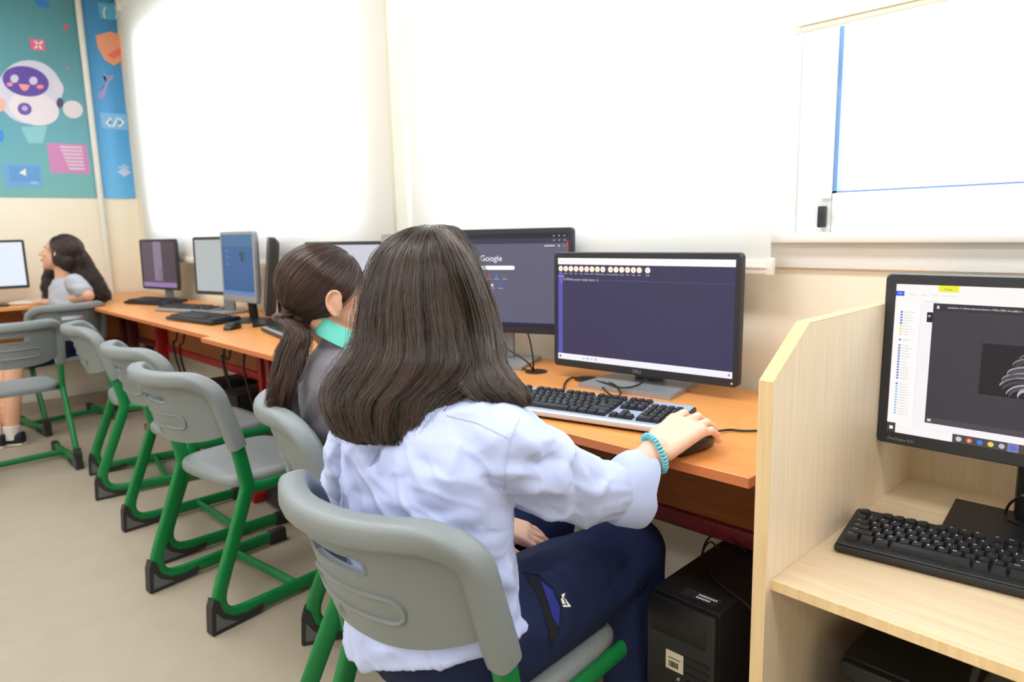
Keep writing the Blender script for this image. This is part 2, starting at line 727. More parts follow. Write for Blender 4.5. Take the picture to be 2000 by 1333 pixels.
# pillar trunking between the blinds, wall base and low cable duct
struct('trim_3', MB().box(-2.395, -2.315, WALLY - 0.085, WALLY - 0.0005, 0.0, CEIL, 0.006), MT['pipe'], smooth=30)
struct('baseboard_north', MB().box(ENDX + 0.012, XR, WALLY - 0.014, WALLY - 0.0005, 0, 0.09, 0.003), MT['wall_white'], smooth=30)
struct('baseboard_west', MB().box(ENDX + 0.0005, ENDX + 0.014, YB, WALLY, 0, 0.09, 0.003), MT['wall_white'], smooth=30)
struct('trim_4', MB().box(ENDX + 0.02, -2.42, WALLY - 0.05, WALLY - 0.0005, 0.42, 0.50, 0.004), MT['pipe'], smooth=30)


# roller blinds
def blind(x0, x1, zb, label, y=1.62, skew=0.0, rail_h=0.036):
    t = thing('roller_blind', label, 'blind', ((x0 + x1) / 2, y, 2.78), 0, 'roller blinds on the window wall')
    w = (x1 - x0) / 2
    mb = MB()
    nx, nz = 24, 30
    vs, fs = [], []
    for j in range(nz + 1):
        for i in range(nx + 1):
            u, v = i / nx, j / nz
            z = -(2.78 - zb) * v
            vs.append((-w + 2 * w * u + skew * v * (u > 0.5) * (2 * u - 1), 0.004 * math.sin(u * 9) * math.sin(v * 3.0), z))
    for j in range(nz):
        for i in range(nx):
            a = j * (nx + 1) + i
            fs.append((a, a + 1, a + nx + 2, a + nx + 1))
    mb.add(vs, fs)
    mb.obj('fabric', MT['blind'], t, 60)
    MB().tube([(-w, 0.012, 0.02), (w, 0.012, 0.02)], 0.022, 14).obj('roller_tube', MT['rail'], t)
    r = MB()
    zr = zb - 2.78
    r.box(-w - 0.004, w + 0.004, -0.009, 0.009, zr - rail_h, zr, 0.004)
    r.box(-w - 0.004, w + 0.004, -0.012, -0.007, zr - rail_h * 0.62, zr - rail_h * 0.40, 0.002)
    rail = r.obj('bottom_rail', MT['rail'], t)
    for sx in (-1, 1):
        MB().box(sx * w - 0.008, sx * w + 0.008, -0.011, 0.011, zr - rail_h - 0.002, zr + 0.004, 0.003).obj('end_cap', MT['rail'], rail)
    for sx in (-1, 1):
        MB().box(sx * (w + 0.012) - 0.006, sx * (w + 0.012) + 0.006, -0.02, WALLY - y - 0.001, -0.02, 0.06, 0.003).obj('wall_bracket', MT['rail'], t)
    return t


blind(-5.70, -3.955, 1.04, 'lowered white roller blind next to the blue painted corner, glowing with daylight')
blind(-3.85, -2.425, 1.04, 'lowered white roller blind left of the slim white wall post')
blind(-2.285, -0.815, 1.088, 'lowered white roller blind behind the two dark screened monitors')
blind(-0.765, 1.45, 1.628, 'raised white roller blind above the open window pane at upper right')

# ------------------------------------------------------------------ printed mural on the end wall
MX = ENDX + 0.002


def mp(x, y):
    p = atx(x, y, MX)
    return (p[1], p[2])


mural = thing('wall_mural', 'blue and teal printed wall mural with a floating robot and coding icons', 'mural', (MX, 0, 0))


def grad(name, cols, axis):
    m = bpy.data.materials.new(name)
    m.use_nodes = True
    nt = m.node_tree
    b = nt.nodes['Principled BSDF']
    b.inputs['Roughness'].default_value = 0.32
    tc = nt.nodes.new('ShaderNodeTexCoord')
    sp = nt.nodes.new('ShaderNodeSeparateXYZ')
    mr = nt.nodes.new('ShaderNodeMapRange')
    mr.inputs[1].default_value, mr.inputs[2].default_value = axis[1], axis[2]
    rp = nt.nodes.new('ShaderNodeValToRGB')
    while len(rp.color_ramp.elements) < len(cols):
        rp.color_ramp.elements.new(0.5)
    for i, c in enumerate(cols):
        rp.color_ramp.elements[i].position = i / (len(cols) - 1)
        rp.color_ramp.elements[i].color = (*lin(c), 1)
    nt.links.new(tc.outputs['Object'], sp.inputs[0])
    nt.links.new(sp.outputs[axis[0]], mr.inputs[0])
    nt.links.new(mr.outputs[0], rp.inputs[0])
    nt.links.new(rp.outputs[0], b.inputs['Base Color'])
    return m


zb_m = 1.476
y_pipe = 1.445
MB().box(0.0, 0.0015, -1.6, y_pipe - 0.01, zb_m, CEIL - 0.005).obj('left_panel', grad('mural_teal', [(112, 178, 178), (98, 166, 184), (88, 150, 162), (78, 140, 150)], ('Z', zb_m, 2.8)), mural, 0)
pb = MB()
vs, fs = [], []
for i in range(17):
    u = i / 16
    yy = y_pipe + 0.01 + (WALLY - 0.005 - y_pipe - 0.01) * u
    xx = 0.0015 + 0.006 * math.sin(PI * u) ** 0.8
    vs += [(xx, yy, zb_m), (xx, yy, CEIL - 0.005)]
for i in range(16):
    fs.append((2 * i, 2 * i + 2, 2 * i + 3, 2 * i + 1))
pb.add(vs, fs)
pb.obj('right_panel', grad('mural_blue', [(96, 180, 236), (76, 158, 220), (64, 140, 196)], ('Z', zb_m, 2.8)), mural, 60)
struct('trim_5', MB().tube([(ENDX + 0.02, y_pipe, 0.0), (ENDX + 0.02, y_pipe, CEIL)], 0.022, 12), MT['pipe'], smooth=40)


def mpoly(name, pts, col, lay, parent=mural, rough=0.4):
    q = [mp(*p) for p in pts]
    xo = 0.0016 + 0.0008 * lay
    if min(p[0] for p in pts) > 175:   # on the bowed right panel
        def bow(y):
            u = min(1, max(0, (y - y_pipe - 0.01) / (WALLY - 0.015 - y_pipe)))
            return 0.006 * math.sin(PI * u) ** 0.8
        n = len(q)
        mb = MB()
        c = (sum(p[0] for p in q) / n, sum(p[1] for p in q) / n)
        mb.add([(xo + 0.0065, *c)] + [(xo + 0.0065, *p) for p in q], [(0, 1 + k, 1 + (k + 1) % n) for k in range(n)])
        return mb.obj(name, PR(col, rough), parent, 0)
    return MB().prism(q, xo - 0.0007, xo, 'yz').obj(name, PR(col, rough), parent, 0)


def mell(name, cx, cy, rx, ry, col, lay, rot=0, parent=mural, n=28):
    c, s_ = math.cos(R(rot)), math.sin(R(rot))
    pts = []
    for k in range(n):
        t = 2 * PI * k / n
        a, b = rx * math.cos(t), ry * math.sin(t)
        pts.append((cx + a * c - b * s_, cy + a * s_ + b * c))
    return mpoly(name, pts, col, lay, parent)


rob = mell('robot_body', 58, 180, 64, 62, (206, 206, 226), 1, 25)
mell('robot_belly', 66, 212, 50, 32, (224, 218, 226), 2, 15, rob)
mell('robot_face', 50, 159, 46, 29, (92, 66, 158), 3, 12, rob)
mell('robot_eye', 28, 154, 8, 8, (206, 196, 226), 4, 0, rob)
mell('robot_eye', 65, 158, 8, 8, (206, 196, 226), 4, 0, rob)
mpoly('robot_mouth', [(36, 164), (58, 166), (54, 176), (46, 178), (40, 173)], (238, 150, 152), 4, rob)
mell('robot_cheek', 19, 165, 6, 4, (238, 140, 160), 4, 0, rob)
mell('robot_cheek', 78, 170, 7, 4, (238, 140, 160), 4, 0, rob)
mell('robot_ear', 114, 170, 9, 16, (214, 212, 228), 2, -20, rob)
mell('robot_badge', 48, 213, 14, 12, (104, 80, 168), 3, 15, rob)
mell('robot_badge', 48, 212, 6, 5, (190, 170, 214), 4, 15, rob)
mell('robot_joint', 117, 201, 7, 10, (70, 66, 110), 2, 0, rob)
mell('robot_hand', 142, 214, 20, 17, (222, 214, 222), 3, 20, rob)
mell('robot_arm', 2, 205, 9, 13, (232, 176, 160), 3, 0, rob)
mpoly('glow_beam', [(40, 248), (92, 246), (84, 280), (56, 280)], (134, 196, 204), 1)
mpoly('pink_card', [(57, 76), (86, 78), (89, 100), (61, 97)], (228, 100, 136), 1)
for pts in ([(66, 80), (70, 80), (83, 95), (79, 96)], [(80, 80), (84, 82), (70, 95), (66, 94)]):
    mpoly('cross_mark', pts, (238, 226, 226), 2)
mpoly('confetti', [(125, 50), (131, 46), (131, 58), (124, 60)], (226, 90, 100), 1)
mell('confetti', 132, 133, 3, 3, (220, 100, 140), 1)
mell('blue_shape', 82, 6, 15, 9, (48, 120, 196), 1, 20)
mell('blue_ball', 0, 266, 8, 12, (58, 140, 222), 1)
pc = mpoly('code_card', [(91, 279), (168, 283), (177, 340), (99, 338)], (204, 132, 186), 1)
for k in range(7):
    y0 = 285 + 7 * k
    mpoly('code_line', [(116 + 3 * k, y0), (160 + k * 0.8, y0 + 1.5), (160.5 + k * 0.8, y0 + 5.5), (117 + 3 * k, y0 + 4)], (216, 196, 216), 2, pc)
vc = mpoly('video_card', [(4, 318), (80, 322), (84, 366), (11, 366)], (108, 164, 216), 1)
mpoly('inner_card', [(16, 324), (76, 326), (78, 356), (20, 354)], (92, 152, 212), 2, vc)
mpoly('play_mark', [(37, 338), (50, 329), (51, 344)], (232, 230, 222), 3, vc)
mpoly('button_mark', [(60, 354), (75, 355), (75, 361), (60, 360)], (150, 190, 226), 3, vc)
sq = mpoly('bracket_card', [(190, 6), (234, 8), (236, 42), (195, 36)], (92, 178, 224), 1)
for x0, s_ in ((204, 1), (226, -1)):
    mpoly('bracket_mark', [(x0, 14), (x0 - 4 * s_, 20), (x0 - 3 * s_, 34), (x0 + 3 * s_, 39), (x0 + 1 * s_, 34), (x0, 22), (x0 + 4 * s_, 14)], (206, 232, 240), 2, sq)
mpoly('orange_tag', [(186, 70), (214, 62), (240, 70), (246, 98), (240, 118), (222, 129), (204, 118), (190, 92)], (238, 160, 126), 1)
mpoly('orange_tag', [(208, 108), (236, 92), (240, 104), (222, 116)], (236, 116, 104), 2)
wr = mpoly('wrench', [(201, 172), (207, 152), (200, 146), (204, 142), (208, 149), (214, 150), (218, 146), (221, 147), (219, 156), (212, 160), (204, 190), (194, 196), (190, 188), (194, 180)], (158, 150, 206), 1)
ck = mpoly('chevron_card', [(194, 220), (248, 224), (248, 256), (198, 250)], (124, 184, 232), 1)
for dx, s_ in ((205, 1), (243, -1)):
    mpoly('chevron_mark', [(dx, 240), (dx + 10 * s_, 230), (dx + 13 * s_, 233), (dx + 5 * s_, 240), (dx + 13 * s_, 246), (dx + 10 * s_, 249)], (222, 236, 244), 2, ck)
mpoly('slash_mark', [(218, 248), (227, 230), (230, 231), (222, 249)], (222, 236, 244), 2, ck)
mell('sparkle', 262, 206, 4, 5, (140, 160, 226), 1)
mpoly('layer_stack', [(228, 336), (242, 329), (256, 337), (243, 346)], (190, 206, 240), 2)
mpoly('layer_stack', [(228, 328), (242, 320), (254, 328), (243, 334)], (150, 196, 238), 1)


# ------------------------------------------------------------------ desks
DH = 0.75


def desk(x0, x1, yf, label, rz=0.0, dark=False, zoff=0.0, grom=(), lin_=0.09):
    """desk along the window wall, origin at its front left corner on the floor"""
    L = x1 - x0
    D = 0.60
    t = thing('computer_desk', label, 'desk', (x0, yf, 0), rz, 'orange computer desks')
    top = MB().box(0, L, 0, D, DH - 0.019 + zoff, DH + zoff, 0.0015, 1).obj('desk_top', MT['desk'], t, 30)
    e = MB()
    e.box(0.0, L, -0.0012, 0.0003, DH - 0.0185 + zoff, DH - 0.0008 + zoff)
    e.box(L - 0.0003, L + 0.0012, 0, D, DH - 0.0185 + zoff, DH - 0.0008 + zoff)
    e.obj('edge_band', MT['desk_edge'], top, 0)
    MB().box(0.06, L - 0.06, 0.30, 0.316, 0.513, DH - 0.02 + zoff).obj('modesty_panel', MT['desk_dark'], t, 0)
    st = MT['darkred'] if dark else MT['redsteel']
    MB().box(0.10, L - min(lin_, 0.09) - 0.01, 0.285, 0.322, 0.474, 0.512, 0.004).obj('stretcher', MT['wornred'] if grom else st, t)
    for x in (0.09, L - lin_):
        g = MB()
        g.box(x - 0.02, x + 0.02, 0.235, 0.295, 0.04, DH - 0.02 + zoff, 0.004)
        g.box(x - 0.022, x + 0.022, 0.12, 0.50, 0.0, 0.04, 0.005)
        g.box(x - 0.018, x + 0.018, 0.16, 0.50, DH - 0.05 + zoff, DH - 0.02 + zoff, 0.003)
        g.obj('leg', st, t)
    for gx, gy in grom:
        g = MB()
        n = 20
        g.tube([(gx, gy, DH + zoff - 0.001), (gx, gy, DH + zoff + 0.003)], 0.034, n)
        gr = g.obj('grommet', MT['grommet'], t)
        MB().tube([(gx, gy, DH + zoff + 0.0025), (gx, gy, DH + zoff + 0.0042)], 0.024, n).obj('cable_hole', MT['cable'], gr)
    return t


def loc_on(px, x0, yf, rz, z=DH):
    p = atz(*px, z)
    dx, dy = p[0] - x0, p[1] - yf
    return (dx * math.cos(rz) + dy * math.sin(rz), -dx * math.sin(rz) + dy * math.cos(rz))


d1 = (-1.80, 1.030, R(1.6))
desk(-1.80, -0.56, 1.030, 'orange desk under the girl in the blue shirt, with a silver keyboard on it', R(1.6),
     lin_=0.03,
     grom=[loc_on((1145, 742), *d1), loc_on((1047, 727), *d1)])
desk(-3.055, -1.815, 1.045, 'orange desk with bright red legs beside the girl with a ponytail', R(0.5))
desk(-4.70, -3.06, 1.074, 'orange desk holding the silver framed monitor and two black keyboards', R(0.5))
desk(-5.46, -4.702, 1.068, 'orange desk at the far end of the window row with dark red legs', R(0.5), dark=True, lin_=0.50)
# desk along the end wall
t = thing('computer_desk', 'orange desk along the mural wall behind the girl with long dark hair', 'desk', (-5.475, 1.68, 0), R(-90), 'orange computer desks')
top = MB().box(0, 2.9, -0.60, 0, DH - 0.021, DH, 0.0015, 1).obj('desk_top', MT['desk'], t, 30)
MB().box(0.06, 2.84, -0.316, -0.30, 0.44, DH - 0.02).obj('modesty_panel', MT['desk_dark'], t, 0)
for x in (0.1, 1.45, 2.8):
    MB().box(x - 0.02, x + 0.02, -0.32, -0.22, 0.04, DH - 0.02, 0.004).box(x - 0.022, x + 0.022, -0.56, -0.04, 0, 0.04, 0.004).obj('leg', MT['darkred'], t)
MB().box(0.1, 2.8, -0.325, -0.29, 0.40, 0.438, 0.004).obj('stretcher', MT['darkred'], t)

# ------------------------------------------------------------------ study carrel at the right
cr = thing('study_carrel', 'pale maple study carrel with a chamfered side partition, at right', 'carrel', (-0.512, 0.995, 0))
PT = 0.0225


def partition(x, name='side_partition'):
    poly = [(0, 0), (0, 0.938), (0.118, 1.016), (0.675, 1.016), (0.675, 0)]
    p = MB().prism(poly, x, x + PT, 'yz').obj(name, MT['maple'], cr, 0)
    e = MB()
    e.box(x - 0.0002, x + PT + 0.0002, -0.0012, 0.0002, 0.0, 0.938)
    e.prism([(0, 0.938), (0.118, 1.016), (0.1174, 1.0172), (-0.0012, 0.9385)], x - 0.0002, x + PT + 0.0002, 'yz')
    e.box(x - 0.0002, x + PT + 0.0002, 0.1175, 0.675, 1.0158, 1.0172)
    e.obj('edge_band', MT['maple_edge'], p, 0)
    return p


partition(0.0)
partition(0.95)
CD = 0.612
dtop = MB().box(PT, 0.95, 0.018, 0.660, CD - 0.018, CD, 0.001, 1).obj('desk_board', MT['maple_flat'], cr, 30)
MB().box(PT, 0.95, 0.0165, 0.0182, CD - 0.0175, CD - 0.0005).obj('edge_band', MT['maple_edge'], dtop, 0)
MB().box(PT, 0.95, 0.660, 0.676, 0.30, 0.97).obj('back_panel', MT['maple'], cr, 0)

# ------------------------------------------------------------------ monitors


def monitor(name, label, W, H, loc, rz, zc, tilt=0.0, bez=(0.016, 0.016, 0.016, 0.02), frame='bezel', back='black', depth=0.03,
            stand='dell', standm='grey', screen=(30, 30, 40), glow=1.0, group='computer monitors', content=None, standrz=0.0, loff=0.0, hide_stand=False, bulge=True):
    """origin on the desk under the panel; panel faces local -y. bez = left,right,top,bottom"""
    t = thing(name, label, 'monitor', loc, rz, group)
    h = zc - loc[2]
    tm = Matrix.Translation((0, 0, h)) @ Matrix.Rotation(-tilt, 4, 'X')
    l, r_, tp, b = bez
    # housing = bezel ring + back shell
    fr = MB()
    o = [(-W / 2, -H / 2), (W / 2, -H / 2), (W / 2, H / 2), (-W / 2, H / 2)]
    rad = 0.012

    def rr(x0, x1, z0, z1, rad, n=5):
        q = []
        for cx, cz, a0 in ((x1 - rad, z0 + rad, -90), (x1 - rad, z1 - rad, 0), (x0 + rad, z1 - rad, 90), (x0 + rad, z0 + rad, 180)):
            for k in range(n + 1):
                a = R(a0 + 90 * k / n)
                q.append((cx + rad * math.cos(a), cz + rad * math.sin(a)))
        return q
    outer = rr(-W / 2, W / 2, -H / 2, H / 2, rad)
    inner = rr(-W / 2 + l, W / 2 - r_, -H / 2 + b, H / 2 - tp, 0.001)
    n = len(outer)
    vs = [(x, 0.0, z) for x, z in outer] + [(x, -0.004, z) for x, z in rr(-W / 2 + 0.0025, W / 2 - 0.0025, -H / 2 + 0.0025, H / 2 - 0.0025, rad)] + [(x, -0.004, z) for x, z in inner] + [(x, 0.001, z) for x, z in inner] + [(x, depth * 0.5, z) for x, z in outer]
    fs = []
    for ring in range(3):
        for k in range(n):
            a = ring * n
            fs.append((a + k, a + (k + 1) % n, a + n + (k + 1) % n, a + n + k))
    for k in range(n):
        fs.append((k, (k + 1) % n, 4 * n + (k + 1) % n, 4 * n + k))
    fr.add([(tm @ Vector(v))[:] for v in vs], fs)
    frame_o = fr.obj('bezel', MT[frame], t, 40)
    bk = MB()
    bo = outer
    s1 = rr(-W / 2 + 0.02, W / 2 - 0.02, -H / 2 + 0.02, H / 2 - 0.02, 0.03)
    s2 = rr(-W / 4, W / 4, -H / 3, H / 3, 0.04)
    vs = [(x, depth * 0.5 - 0.0005, z) for x, z in bo] + [(x, depth, z) for x, z in s1]
    rings_ = 2
    if bulge:
        vs += [(x, depth + 0.025, z) for x, z in s2]
        rings_ = 3
    fs = []
    for q in range(rings_ - 1):
        for k in range(n):
            fs.append((q * n + k, q * n + (k + 1) % n, (q + 1) * n + (k + 1) % n, (q + 1) * n + k))
    fs.append(tuple(range((rings_ - 1) * n, rings_ * n)))
    bk.add([(tm @ Vector(v))[:] for v in vs], fs)
    bk.obj('back_shell', MT[back], t, 40)
    sx0, sx1, sz0, sz1 = -W / 2 + l, W / 2 - r_, -H / 2 + b, H / 2 - tp
    sm = MB()
    sm.add([(tm @ Vector(v))[:] for v in ((sx0, -0.0005, sz0), (sx1, -0.0005, sz0), (sx1, -0.0005, sz1), (sx0, -0.0005, sz1))], [(0, 1, 2, 3)])
    scr = sm.obj('screen', E(screen, glow), t, 0)

    def put(name_, poly, col, lay=1, s=1.0):
        """poly in screen fractions u (0 left..1 right), v (0 top..1 bottom)"""
        y = -0.0006 - 0.00025 * lay
        pts = [(tm @ Vector((sx0 + (sx1 - sx0) * u, y, sz1 - (sz1 - sz0) * v)))[:] for u, v in poly]
        return MB().add(pts, [tuple(range(len(pts)))]).obj(name_, E(col, s), scr, 0)

    def rect(name_, u0, v0, u1, v1, col, lay=1, s=1.0):
        return put(name_, [(u0, v1), (u1, v1), (u1, v0), (u0, v0)], col, lay, s)

    def disc(name_, u, v, rx, col, lay=1, s=1.0, n=18, ry=None):
        a = (sx1 - sx0) / (sz1 - sz0)
        ry = ry or rx * a
        return put(name_, [(u + rx * math.cos(2 * PI * k / n), v - ry * math.sin(2 * PI * k / n)) for k in range(n)], col, lay, s)

    def text(name_, body, u, v, size, col, lay=2, s=1.0, align='CENTER', par=None):
        o = text_mesh(name_, body, size, E(col, s), par or scr, 0, align)
        me = o.data
        q = tm @ Matrix.Translation((sx0 + (sx1 - sx0) * u, -0.0006 - 0.00025 * lay, sz1 - (sz1 - sz0) * v)) @ Matrix.Rotation(PI / 2, 4, 'X')
        me.transform(q)
        return o

    def ftext(name_, body, x, z, size, m, align='CENTER'):
        o = text_mesh(name_, body, size, m, frame_o, 0, align)
        o.data.transform(tm @ Matrix.Translation((x, -0.0045, z)) @ Matrix.Rotation(PI / 2, 4, 'X'))
        return o

    if content:
        content(dict(put=put, rect=rect, disc=disc, text=text, ftext=ftext, W=W, H=H, asp=(sx1 - sx0) / (sz1 - sz0), tm=tm, frame=frame_o))
    # stand
    if not hide_stand:
        yb = depth + (0.02 if bulge else 0)
        if stand == 'dell':
            nk = MB()
            nk.box(-0.045, 0.045, yb - 0.005, yb + 0.012, 0.012, h - 0.02, 0.005)
            nk.box(-0.07, 0.07, depth - 0.005, yb + 0.004, h - 0.08, h + 0.06, 0.004)
            nk.obj('stand_neck', MT[standm], t)
            base = MB()
            q = [(-0.135, -0.085), (0.135, -0.085), (0.120, 0.110), (-0.120, 0.110)]
            base.prism(q, 0.0, 0.012, 'xy')
            base.obj('stand_base', MT[standm], t, 0)
        elif stand == 'round':
            MB().tube([(0, yb + 0.01, 0.01), (0, yb, h * 0.5), (0, yb - 0.01, h - 0.04)], (0.03, 0.02), 10, up=(1, 0, 0)).obj('stand_neck', MT[standm], t)
            MB().rings([((0, 0.03, 0.0), (0.12, 0, 0), (0, 0.09, 0)), ((0, 0.03, 0.009), (0.118, 0, 0), (0, 0.088, 0)), ((0, 0.03, 0.016), (0.06, 0, 0), (0, 0.05, 0))], 28).obj('stand_base', MT[standm], t)
        elif stand == 'hp':
            nk = MB()
            nk.box(-0.05, 0.05, yb - 0.01, yb + 0.035, 0.01, h - 0.06, 0.012)
            nk.box(-0.075, 0.075, depth - 0.015, yb + 0.03, h - 0.165, h - 0.115, 0.016)
            nk.obj('stand_neck', MT[standm], t)
            base = MB()
            base.prism([(-0.13, -0.11), (0.13, -0.11), (0.15, 0.10), (-0.15, 0.10)], 0.0, 0.013, 'xy')
            base.obj('stand_base', MT[standm], t, 0)
    return t


def c_dell(a):
    r, d, tx = a['rect'], a['disc'], a['text']
    r('title_bar', 0, 0, 1, 0.062, (250, 248, 250), 1, 1.05)
    tx('title_text', 'Mu 1.2', 0.015, 0.034, 0.006, (170, 160, 180), 2, 1, 'LEFT')
    x = 0.018
    words = ['Mode', 'New', 'Load', 'Save', 'Run', 'Debug', 'REPL', 'Plotter', 'Zoom-in', 'Zoom-out', 'Theme', 'Check', 'Tidy', 'Help', 'Quit']
    for k in range(16):
        u = 0.018 + 0.0336 * k + (0.012 if k > 8 else 0) + (0.014 if k > 14 else 0)
        o = d('toolbar_icon', u, 0.104, 0.0155, (250, 204, 120), 1, 1.0)
        d('toolbar_disc', u, 0.104, 0.0128, (255, 252, 250), 2, 1.05)
        cols = [(90, 90, 200), (230, 120, 150), (240, 180, 90), (120, 160, 220)]
        d('icon_mark', u, 0.104, 0.0035, cols[k % 4], 3, 0.9, 8)
        tx('icon_caption', words[k % 15], u, 0.150, 0.0052, (226, 220, 235), 2)
    r('tab', 0.0, 0.165, 0.04, 0.19, (130, 122, 214), 1)
    r('gutter', 0.0, 0.19, 0.031, 0.938, (92, 90, 178), 1)
    r('line_rule', 0.04, 0.204, 0.995, 0.207, (100, 98, 140), 1)
    tx('code_text', '# Write your code here :-)', 0.036, 0.207, 0.0105, (214, 208, 226), 2, 1, 'LEFT')
    tx('line_number', '1', 0.022, 0.207, 0.009, (200, 196, 226), 2)
    tx('line_number', '2', 0.022, 0.235, 0.009, (200, 196, 226), 2)
    r('taskbar', 0, 0.942, 1, 1, (246, 244, 252), 1, 1.0)
    for k, c in enumerate([(60, 60, 70), (190, 190, 215), (150, 160, 235), (200, 190, 225), (210, 150, 190)]):
        d('task_icon', (0.015, 0.17, 0.195, 0.22, 0.245)[k], 0.971, 0.006, c, 2)
    d('task_icon', 0.982, 0.971, 0.006, (180, 140, 190), 2)
    a['ftext']('maker_badge', 'DELL', 0.0, -a['H'] / 2 + 0.0105, 0.0125, MT['grey'])
    MB().box(a['W'] / 2 - 0.016, a['W'] / 2 - 0.012, -0.0055, -0.004, -a['H'] / 2 + 0.008, -a['H'] / 2 + 0.012).obj('power_light', MT['white'], a['frame'], 0)
    bpy.data.objects[a['frame'].children[-1].name].data.transform(a['tm'])


def c_google(a):
    r, d, tx = a['rect'], a['disc'], a['text']
    r('tab_strip', 0, 0, 1, 0.05, (42, 38, 56), 1)
    r('tool_strip', 0, 0.05, 1, 0.105, (62, 58, 80), 1)
    tx('logo_text', 'Google', 0.5, 0.262, 0.026, (250, 250, 252), 2)
    q = []
    for k in range(9):
        b = R(-90 + 180 * k / 8)
        q.append((0.645 + 0.012 * math.cos(b), 0.362 - 0.022 * math.sin(b)))
    for k in range(9):
        b = R(90 + 180 * k / 8)
        q.append((0.355 + 0.012 * math.cos(b), 0.362 - 0.022 * math.sin(b)))
    a['put']('search_bar', q, (252, 252, 254), 1, 1.05)
    for row, u0, cols in ((0.452, 0.425, [(220, 180, 80), (230, 70, 70), (70, 120, 230), (50, 130, 120)]), (0.552, 0.395, [(120, 170, 220), (200, 90, 90), (220, 220, 225), (70, 90, 230)])):
        for k, c in enumerate(cols):
            u = u0 + 0.055 * k
            d('shortcut_icon', u, row, 0.009, c, 2)
            r('shortcut_caption', u - 0.016, row + 0.030, u + 0.016, row + 0.036, (190, 188, 205), 1)
    for k in range(3):
        r('window_button', 0.905 + 0.033 * k, 0.022, 0.913 + 0.033 * k, 0.034, (190, 188, 200), 2)
        d('toolbar_dot', 0.91 + 0.033 * k, 0.075, 0.0045, (180, 178, 192), 2)
    r('menu_caption', 0.85, 0.125, 0.915, 0.137, (212, 210, 222), 2)
    d('menu_dot', 0.94, 0.131, 0.007, (190, 188, 205), 2)
    d('menu_dot', 0.973, 0.131, 0.008, (60, 150, 140), 2)
    r('red_badge', 0.992, 0.08, 1.0, 0.19, (226, 60, 80), 2)
    r('taskbar', 0, 0.955, 1, 1, (40, 36, 60), 1)
    r('clock', 0.945, 0.968, 0.99, 0.985, (200, 200, 214), 2)


